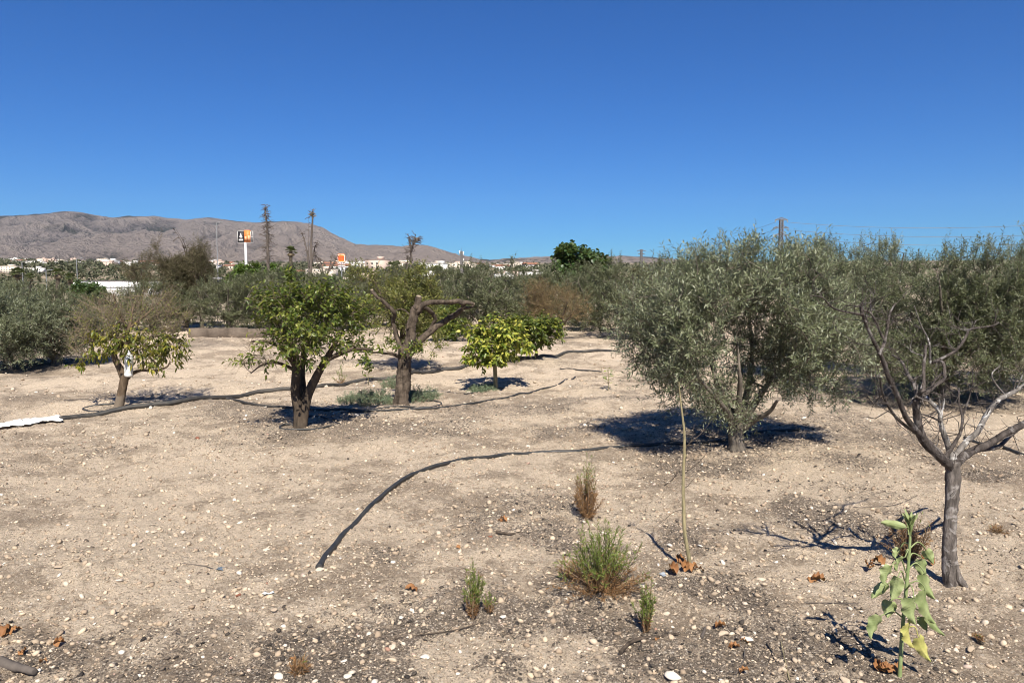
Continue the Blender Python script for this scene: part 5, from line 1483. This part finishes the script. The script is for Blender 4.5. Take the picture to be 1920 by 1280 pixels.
# ---------------------------------------------------------------- signs
def emi(name, c, rough=.5):
    return plain(name, c, tuple(v * .93 for v in c), rough, .3, 1.5)
def lettering(parent, txt, size, loc, mat, name='lettering', sx=1.0):
    cu = bpy.data.curves.new(name, 'FONT'); cu.body = txt; cu.size = size; cu.align_x = 'CENTER'; cu.align_y = 'CENTER'; cu.extrude = .03; cu.offset = .01
    cu.materials.append(mat)
    o = bpy.data.objects.new(name, cu); C.objects.link(o); o.parent = parent
    me = bpy.data.meshes.new_from_object(o.evaluated_get(bpy.context.evaluated_depsgraph_get()))
    bpy.data.objects.remove(o)
    o = bpy.data.objects.new(name, me); C.objects.link(o); o.parent = parent
    o.location = loc; o.rotation_euler = (math.pi / 2, 0, 0); o.scale = (sx, 1, 1)
    return o
def sign_tower():
    Y = 250.0; b = at_depth(464, Y); q = local_px(b); k = Y / FPX
    root = thing('pylon_sign', b, 'tall roadside sign with black and orange panels on a white pole', 'sign')
    ztop = q(464, 434)[2]; zbot = q(464, 454.5)[2]; h = ztop - zbot
    mb = MB(); tube(mb, [(0, 0, -.5), (0, 0, zbot)], [.42, .42], 20, 1); mb.build('pole', M['white'], root, smooth=True)
    mb = MB(); x0, xm, x1, x2 = -13.5 * k, -1.7 * k, 9.6 * k, 14.3 * k
    fr = plain('sign_frame_white', (.62, .62, .58), (.5, .5, .47), .5)
    box(mb, (x0 - .12, -.3, zbot - .12), (x2, .3, zbot)); box(mb, (x0 - .12, -.3, ztop), (xm, .3, ztop + .12)); box(mb, (x0 - .12, -.3, zbot), (x0, .3, ztop)); box(mb, (x1, .1, zbot), (x1 + .15, .3, ztop)); box(mb, (x2 - .12, .1, zbot), (x2, .3, ztop)); box(mb, (x1, .1, ztop), (x2, .3, ztop + .12)); box(mb, (x1 + .15, .1, zbot + h * .5), (x2 - .12, .3, zbot + h * .54))
    mb.build('frame', fr, root)
    mb = MB(); box(mb, (x0, -.25, zbot), (xm, .25, ztop)); bp = mb.build('black_panel', emi('sign_black', (.022, .02, .024)), root)
    mb = MB(); box(mb, (xm, -.27, zbot - .05), (x1, .27, ztop + .45)); op = mb.build('orange_panel', emi('sign_orange', (.70, .20, .055)), root)
    mb = MB(); box(mb, (x1 + .3, .16, zbot + .1), (x1 + .55, .24, zbot + h * .45)); mb.build('back_panel', emi('sign_back', (.05, .05, .05)), root)
    # white emblem: a small peaked figure over a line of letters
    wm = emi('sign_white', (.80, .74, .68)); cx = (x0 + xm) / 2
    V = [(cx - .05, 0, zbot + h * .86), (cx + .22, 0, zbot + h * .62), (cx + .52, 0, zbot + h * .52), (cx + .45, 0, zbot + h * .43), (cx - .1, 0, zbot + h * .42), (cx - .5, 0, zbot + h * .50), (cx - .35, 0, zbot + h * .60)]
    n = len(V); VV = [(x, -.34, z) for x, _, z in V] + [(x, -.25, z) for x, _, z in V] + [(cx, -.34, zbot + h * .55)]
    F = [(i, (i + 1) % n, 2 * n) for i in range(n)]; Q = [(i, i + n, (i + 1) % n + n, (i + 1) % n) for i in range(n)]
    mb = MB(); mb.add(VV, F); mb.add(VV, Q); mb.build('emblem', wm, bp)
    mb = MB()
    for i in range(5): box(mb, (cx - .72 + i * .3, -.31, zbot + h * .12), (cx - .72 + i * .3 + .23, -.25, zbot + h * .30))
    mb.build('letter_line', wm, bp)
    lo = emi('sign_pale_orange', (.85, .42, .22)); mb = MB(); cw = (x1 - xm)
    box(mb, (xm + cw * .10, -.32, zbot + h * .18), (xm + cw * .40, -.27, zbot + h * .55)); box(mb, (xm + cw * .60, -.32, zbot + h * .16), (xm + cw * .92, -.27, zbot + h * .62))
    mb.build('pale_figures', lo, op)
    mb = MB(); box(mb, (xm + cw * .46, -.32, zbot + h * .12), (xm + cw * .54, -.27, zbot + h * .40)); mb.build('dark_mark', emi('sign_brown', (.22, .10, .03)), op)
sign_tower()
def burger_sign():
    Y = 260.0; b = at_depth(642, Y); q = local_px(b); k = Y / FPX
    root = thing('burger_sign', b, 'orange bun shaped restaurant sign with two white boards on a dark pole', 'sign')
    zt = q(642, 476.5)[2]; zb = q(642, 491.5)[2]; hw = 6.6 * k
    mb = MB(); tube(mb, [(0, 0, -.5), (0, 0, zb)], [.28, .28], 14, 1); mb.build('pole', M['metal'], root, smooth=True)
    def bun(s, y0, y1, mat, nm, par):
        n = 36; V = []
        zc = (zt + zb) / 2; hh = (zt - zb) / 2
        for i in range(n):
            a = 2 * math.pi * i / n; c, s_ = math.cos(a), math.sin(a)
            e = .42 if s_ < 0 else .62
            V.append((hw * s * math.copysign(abs(c) ** .38, c), zc + hh * s * math.copysign(abs(s_) ** e, s_)))
        VV = [(x, y0, z) for x, z in V] + [(x, y1, z) for x, z in V] + [(0, y0, zc), (0, y1, zc)]
        mb = MB(); mb.add(VV, [((i + 1) % n, i, 2 * n) for i in range(n)] + [(i + n, (i + 1) % n + n, 2 * n + 1) for i in range(n)])
        mb.add(VV, [(i, (i + 1) % n, (i + 1) % n + n, i + n) for i in range(n)])
        return mb.build(nm, mat, par)
    wh = emi('burger_white', (.82, .76, .70)); orr = emi('burger_orange', (.80, .22, .035)); red = emi('burger_red', (.60, .05, .04))
    bun(1.1, -.22, .22, orr, 'outer_rim', root); rim = bun(1.0, -.27, -.221, wh, 'white_rim', root); pan = bun(.86, -.32, -.271, orr, 'bun_panel', root)
    zc = (zt + zb) / 2
    lettering(pan, 'BURGER', .74, (0, -.36, zc + .30), red, sx=.82); lettering(pan, 'KING', .92, (0, -.36, zc - .42), red, sx=1.0)
    for y0, y1 in ((493.6, 496.2), (498, 501)):
        mb = MB(); za = q(642, y0)[2]; zz = q(642, y1)[2]; box(mb, (-hw, -.25, zz), (hw, .2, za)); p = mb.build('info_board', emi('board_white', (.72, .62, .58)), root)
        mb = MB(); box(mb, (-hw * .8, -.29, zz + (za - zz) * .38), (hw * .8, -.25, zz + (za - zz) * .62)); mb.build('red_line', emi('board_red', (.48, .22, .20)), p)
burger_sign()

# ---------------------------------------------------------------- pylons, wires, masts
def lattice(mb, z0, z1, w0, w1, n, r):
    c = [(-1, -1), (1, -1), (1, 1), (-1, 1)]
    Pt = []
    for i in range(n):
        a, b2 = z0 + (z1 - z0) * i / n, z0 + (z1 - z0) * (i + 1) / n
        wa, wb = w0 + (w1 - w0) * i / n, w0 + (w1 - w0) * (i + 1) / n
        for k in range(4):
            p, q2 = c[k], c[(k + 1) % 4]
            A = np.array([p[0] * wa, p[1] * wa, a]); B = np.array([p[0] * wb, p[1] * wb, b2]); D = np.array([q2[0] * wb, q2[1] * wb, b2]); E = np.array([q2[0] * wa, q2[1] * wa, a])
            Pt += [[A, B], [A, D], [E, B], [B, D]]
    strands(mb, np.array(Pt), np.full((len(Pt), 2), r), 4)
pyl_mat = plain('pylon_steel', (.18, .17, .165), (.12, .115, .11), .7, .3, 3)
def pylon(px, Y, py_top, arms, label, hw, r):
    b = at_depth(px, Y); q = local_px(b); k = Y / FPX
    root = thing('power_pylon', b, label, 'pylon', 'power pylons')
    zt = q(px, py_top)[2]
    mb = MB(); lattice(mb, 0, zt, hw * 1.6, hw, 18, r); mb.build('lattice_mast', pyl_mat, root)
    tips = []
    for py, half in arms:
        z = q(px, py)[2]; x = half * k
        mb = MB(); strands(mb, np.array([[(-x, 0, z), (x, 0, z)], [(-x, 0, z), (0, 0, z + .5)], [(x, 0, z), (0, 0, z + .5)]], float), np.full((3, 2), r * 1.4), 4)
        arm = mb.build('cross_arm', pyl_mat, root)
        for s in (-1, 1):
            mb = MB(); tube(mb, [(s * x * .93, 0, z), (s * x * .93, 0, z - .45)], [.08, .10], 8, 1); mb.build('insulator', M['metal'], arm)
            tips.append(b + np.array([s * x * .93, 0, z - .45]))
    return tips
t1 = pylon(1460, 150, 411, [(412.5, 12), (427, 14), (441, 12)], 'grey lattice pylon rising from behind the big olive, wires leaving to the right', .30, .055)
t2 = pylon(1201, 420, 468, [(470, 8), (476, 6)], 'small far pylon over the right hand hills', .5, .09)
def wire(a, c, sag, r, label):
    t = np.linspace(0, 1, 25)[:, None]
    p = a * (1 - t) + c * t; p[:, 2] -= sag * 4 * (t * (1 - t))[:, 0]
    mb = MB(); tube(mb, p - a, [r] * 25, 5, 1, cap=False)
    o = mb.build('power_line', M['metal'], loc=a); tag(o, label, 'power line', 'power lines')
for i, (tip, ye, nm) in enumerate(((t1[1], 415, 'highest'), (t1[3], 434, 'middle'), (t1[5], 452, 'lowest'))):
    wire(tip, P(2060, ye, 120), 1.1, .035, f'{nm} of the three long wires running right from the pylon')
for i, (a, c) in enumerate(((t1[0], t2[1]), (t1[2], t2[3]), (t1[4], t2[3] - np.array([0, 0, 3.0])))):
    wire(a, c, 2.5, .03, ('upper faint wire between the two pylons', 'middle faint wire between the two pylons', 'lower faint wire between the two pylons')[i])
def mast():
    b = at_depth(866, 450); q = local_px(b)
    root = thing('lattice_mast', b, 'thin lattice phone mast on the hill line left of the fig tree', 'mast')
    zt = q(866, 471)[2]; mb = MB(); lattice(mb, 0, zt, .9, .7, 24, .10); mb.build('lattice', pyl_mat, root)
    mb = MB(); tube(mb, [(0, 0, zt), (0, 0, zt + 2)], [.08, .05], 6, 1); mb.build('spike', pyl_mat, root)
    for s, z in ((-1, zt - .8), (1, zt - 1.4), (1, zt - 5.5)):
        mb = MB(); box(mb, (s * .8 - .25 + s * .3, -.7, z - 1.1), (s * .8 + .25 + s * .3, -.3, z + 1.1)); mb.build('antenna', M['white'], root)
mast()
for px, Y, py, lab in ((411, 140, 418, 'slim grey lamp post left of the black and orange sign'), (148, 150, 486, 'thin lamp post beside the white building'), (46, 140, 492, 'lamp post behind the leftmost palm'), (90, 140, 508, 'short leaning post between the left palms'), (679, 150, 513, 'grey lamp post right of the burger sign')):
    b = at_depth(px, Y); q = local_px(b); root = thing('lamp_post', b, lab, 'lamp post', 'lamp posts along the road'); z = q(px, py)[2]
    mb = MB(); tube(mb, [(0, 0, -.3), (0, 0, z)], [.11, .07], 8, 1); mb.build('post', M['metal'], root, smooth=True)
    mb = MB(); tube(mb, [(0, 0, z), (.3, 0, z + .15), (.9, 0, z + .2)], [.05, .05, .05], 6, 3); box(mb, (.75, -.12, z + .14), (1.3, .12, z + .26)); mb.build('lamp_head', M['metal'], root)

# ---------------------------------------------------------------- buildings
WIN = plain('window_glass_dark', (.03, .035, .04), (.05, .055, .06), .25, .5)
def white_building():
    Y = 150; a = at_depth(137, Y); b2 = at_depth(275, Y); k = Y / FPX
    root = thing('white_building', (a + b2) / 2, 'low flat white building with a painted dark blue picture behind the left olives', 'building')
    hx = (b2[0] - a[0]) / 2; z1 = P(137, 527.5, Y)[2] - a[2]; zm = P(137, 538.5, Y)[2] - a[2]
    mb = MB(); box(mb, (-hx, 0, -.4), (hx, 9, z1)); mb.build('wall', M['white'], root)
    mb = MB(); box(mb, (-hx - .1, -.1, z1), (hx + .1, 9.1, z1 + .22)); mb.build('roof', plain('roof_dark', (.09, .085, .085), (.14, .13, .125), .8), root)
    mb = MB(); box(mb, (-hx + .02, -.12, zm - .05), (hx, 0, zm + .06)); mb.build('ledge', plain('ledge_grey', (.13, .13, .14)), root)
    mb = MB(); x = (152 - 137) * k - hx; box(mb, (x, -.05, .1), (x + .75, 0, zm - .1)); mb.build('window', WIN, root)
    x = (160 - 137) * k - hx
    mb = MB(); box(mb, (x, -.06, 0), (x + 2.3, 0, zm - .06)); p = mb.build('poster', plain('poster_pale', (.55, .60, .66), (.42, .48, .56), .6, .3, 1.2), root)
    mb = MB(); n = 20
    V = [(x + 1.05 + .45 * math.cos(2 * math.pi * i / n), -.075, zm * .55 + .42 * math.sin(2 * math.pi * i / n)) for i in range(n)] + [(x + 1.05, -.075, zm * .55)]
    mb.add(V, [(i, (i + 1) % n, n) for i in range(n)]); mb.build('blue_disc', plain('poster_blue', (.012, .02, .075)), p)
    mb = MB(); box(mb, (x + .3, -.08, zm - .34), (x + 2.2, -.06, zm - .10)); mb.build('red_band', plain('poster_red', (.36, .07, .07)), p)
white_building()
def canopy():
    Y = 120; b = at_depth(390, Y); k = Y / FPX
    root = thing('service_canopy', b, 'flat white edged canopy on posts right of the feathery brown tree', 'canopy')
    z = P(390, 520, Y)[2] - b[2]; hx = 15 * k
    mb = MB(); box(mb, (-hx, -2, z - .28), (hx, 3, z)); mb.build('roof', M['white'], root)
    for s in (-1, 1):
        mb = MB(); tube(mb, [(s * hx * .85, 0, -.3), (s * hx * .85, 0, z - .28)], [.12, .12], 10, 1); mb.build('post', M['metal'], root)
    mb = MB(); box(mb, (-hx * .9, 1, -.3), (hx * .9, 2.6, z - .5)); mb.build('kiosk', plain('kiosk_dark', (.05, .05, .055)), root)
canopy()

HOUSE_W = [plain('render_white', (.70, .68, .64), (.60, .57, .53), .85, .2, .3), plain('render_cream', (.62, .54, .44), (.52, .45, .37), .85, .2, .3), plain('render_pink', (.52, .40, .33), (.44, .34, .28), .85, .2, .3)]
HOUSE_R = plain('roof_tile', (.30, .15, .09), (.22, .11, .07), .9, .2, .6)
HOUSE_F = plain('flat_roof', (.44, .40, .36), (.36, .33, .30), .9, .2, .4)
def house_proto(i):
    w_, d_, h_, pitched, wm = [(14, 10, 7, 0, 0), (10, 9, 6.5, 1, 0), (22, 12, 9, 0, 1), (9, 9, 4.2, 1, 1), (18, 10, 5.0, 0, 0), (12, 10, 10, 0, 2)][i]
    root = thing('house', (0, 0, 0), 'x', 'house', 'houses of the town below the mountains')
    mb = MB(); box(mb, (-w_ / 2, -d_ / 2, -3), (w_ / 2, d_ / 2, h_)); mb.build('wall', HOUSE_W[wm], root)
    mb = MB()
    if pitched:
        e = .4; V = [(-w_ / 2 - e, -d_ / 2 - e, h_), (w_ / 2 + e, -d_ / 2 - e, h_), (w_ / 2 + e, d_ / 2 + e, h_), (-w_ / 2 - e, d_ / 2 + e, h_), (-w_ / 2 - e, 0, h_ + 2), (w_ / 2 + e, 0, h_ + 2)]
        mb.add(V, [(0, 1, 5, 4), (2, 3, 4, 5)]); mb.add(V, [(0, 4, 3), (1, 2, 5)]); mb.build('roof', HOUSE_R, root)
    else:
        box(mb, (-w_ / 2 - .15, -d_ / 2 - .15, h_), (w_ / 2 + .15, d_ / 2 + .15, h_ + .5)); box(mb, (w_ * .1, -d_ * .2, h_ + .5), (w_ * .35, d_ * .2, h_ + 2.6)); mb.build('roof', HOUSE_W[wm] if i != 4 else HOUSE_F, root)
    nf = max(1, int(h_ // 3)); nw = int(w_ // 3.5)
    for f in range(nf):
        for j in range(nw):
            x = -w_ / 2 + w_ * (j + .5) / nw; z = .9 + f * 3.0
            mb = MB(); box(mb, (x - .6, -d_ / 2 - .06, z), (x + .6, -d_ / 2, z + 1.3)); mb.build('window', WIN, root)
    return root
hp = [house_proto(i) for i in range(6)]
KIND = ['white two storey house with a flat roof in the far town', 'white house with a tiled roof in the far town', 'long cream apartment block in the far town', 'small cream tiled house on the plain', 'long low white shed on the plain', 'pink rendered block in the far town']
lr = np.random.default_rng(44)
spots = []
for _ in range(34):
    px = lr.uniform(-20, 300); Y = lr.uniform(620, 1200); spots.append((px, Y))
for _ in range(12):
    spots.append((lr.uniform(380, 460), lr.uniform(600, 1300)))
for _ in range(34):
    spots.append((lr.uniform(590, 850), lr.uniform(380, 1300)))
for _ in range(14):
    spots.append((lr.uniform(860, 1010), lr.uniform(420, 1200)))
for _ in range(12):
    spots.append((lr.uniform(0, 420), lr.uniform(1300, 2100)))
spots += [(800, 330), (785, 300), (820, 310), (690, 300), (670, 280), (655, 290), (945, 330), (958, 350), (995, 380), (560, 400), (605, 350), (20, 380), (70, 400)]
used = [False] * 6
for px, Y in spots:
    i = int(lr.choice(6, p=[.28, .2, .17, .12, .13, .1]))
    o = hp[i] if not used[i] else copy_tree(hp[i])
    used[i] = True
    b = at_depth(px, Y); o.location = b; o.rotation_euler = (0, 0, lr.uniform(-.6, .6)); s = lr.uniform(.75, 1.05) * (.62 if Y < 450 else 1); o.scale = (s, s, s * lr.uniform(.6, .85)); o['label'] = KIND[i]; o['group'] = KIND[i].replace('a ', '')

# far-off bushes and trees of the plain, one mass
def far_wood():
    lr = np.random.default_rng(55); mb = MB()
    n = 2300
    px = np.where(lr.random(n) < .75, lr.uniform(-120, 1500, n), lr.uniform(-900, 2700, n)); Y = np.exp(lr.uniform(math.log(170), math.log(2200), n))
    for i in range(n):
        b = at_depth(px[i], Y[i]); h = lr.uniform(2.2, 6.0); rr = h * lr.uniform(.5, .9)
        if Y[i] < 400: h *= .6; rr *= .7
        m = 60
        v = nrm(lr.normal(0, 1, (m, 3))) * np.array([rr, rr, h * .5]) * lr.uniform(.5, 1, (m, 1)) + np.array([0, 0, h * .5])
        leaves(mb, v + b, nrm(lr.normal(0, 1, (m, 3))), nrm(lr.normal(0, 1, (m, 3))), h * .38, h * .25)
    o = mb.build('far_wood', leaf_mat('far_wood_leaf', [(.045, .055, .028), (.075, .08, .042), (.12, .115, .07)], trans=.05, rough=.9))
    tag(o, 'dark green trees and scrub speckling the far plain', 'trees', kind='stuff')
far_wood()

# ---------------------------------------------------------------- the air between here and the mountains
def haze():
    mb = MB(); box(mb, (-9000, -400, -30), (9000, 11500, 1250))
    t = NT('haze_air'); t.t.nodes.remove(t.b)
    v = t.n('ShaderNodeVolumePrincipled'); v.inputs['Color'].default_value = (.62, .80, 1.0, 1); v.inputs['Density'].default_value = 1.7e-5; v.inputs['Anisotropy'].default_value = .1
    t.l(v.outputs[0], t.out.inputs['Volume'])
    o = mb.build('haze', t.mat); tag(o, 'thin blue air lying over the plain', 'haze', kind='stuff')
haze()
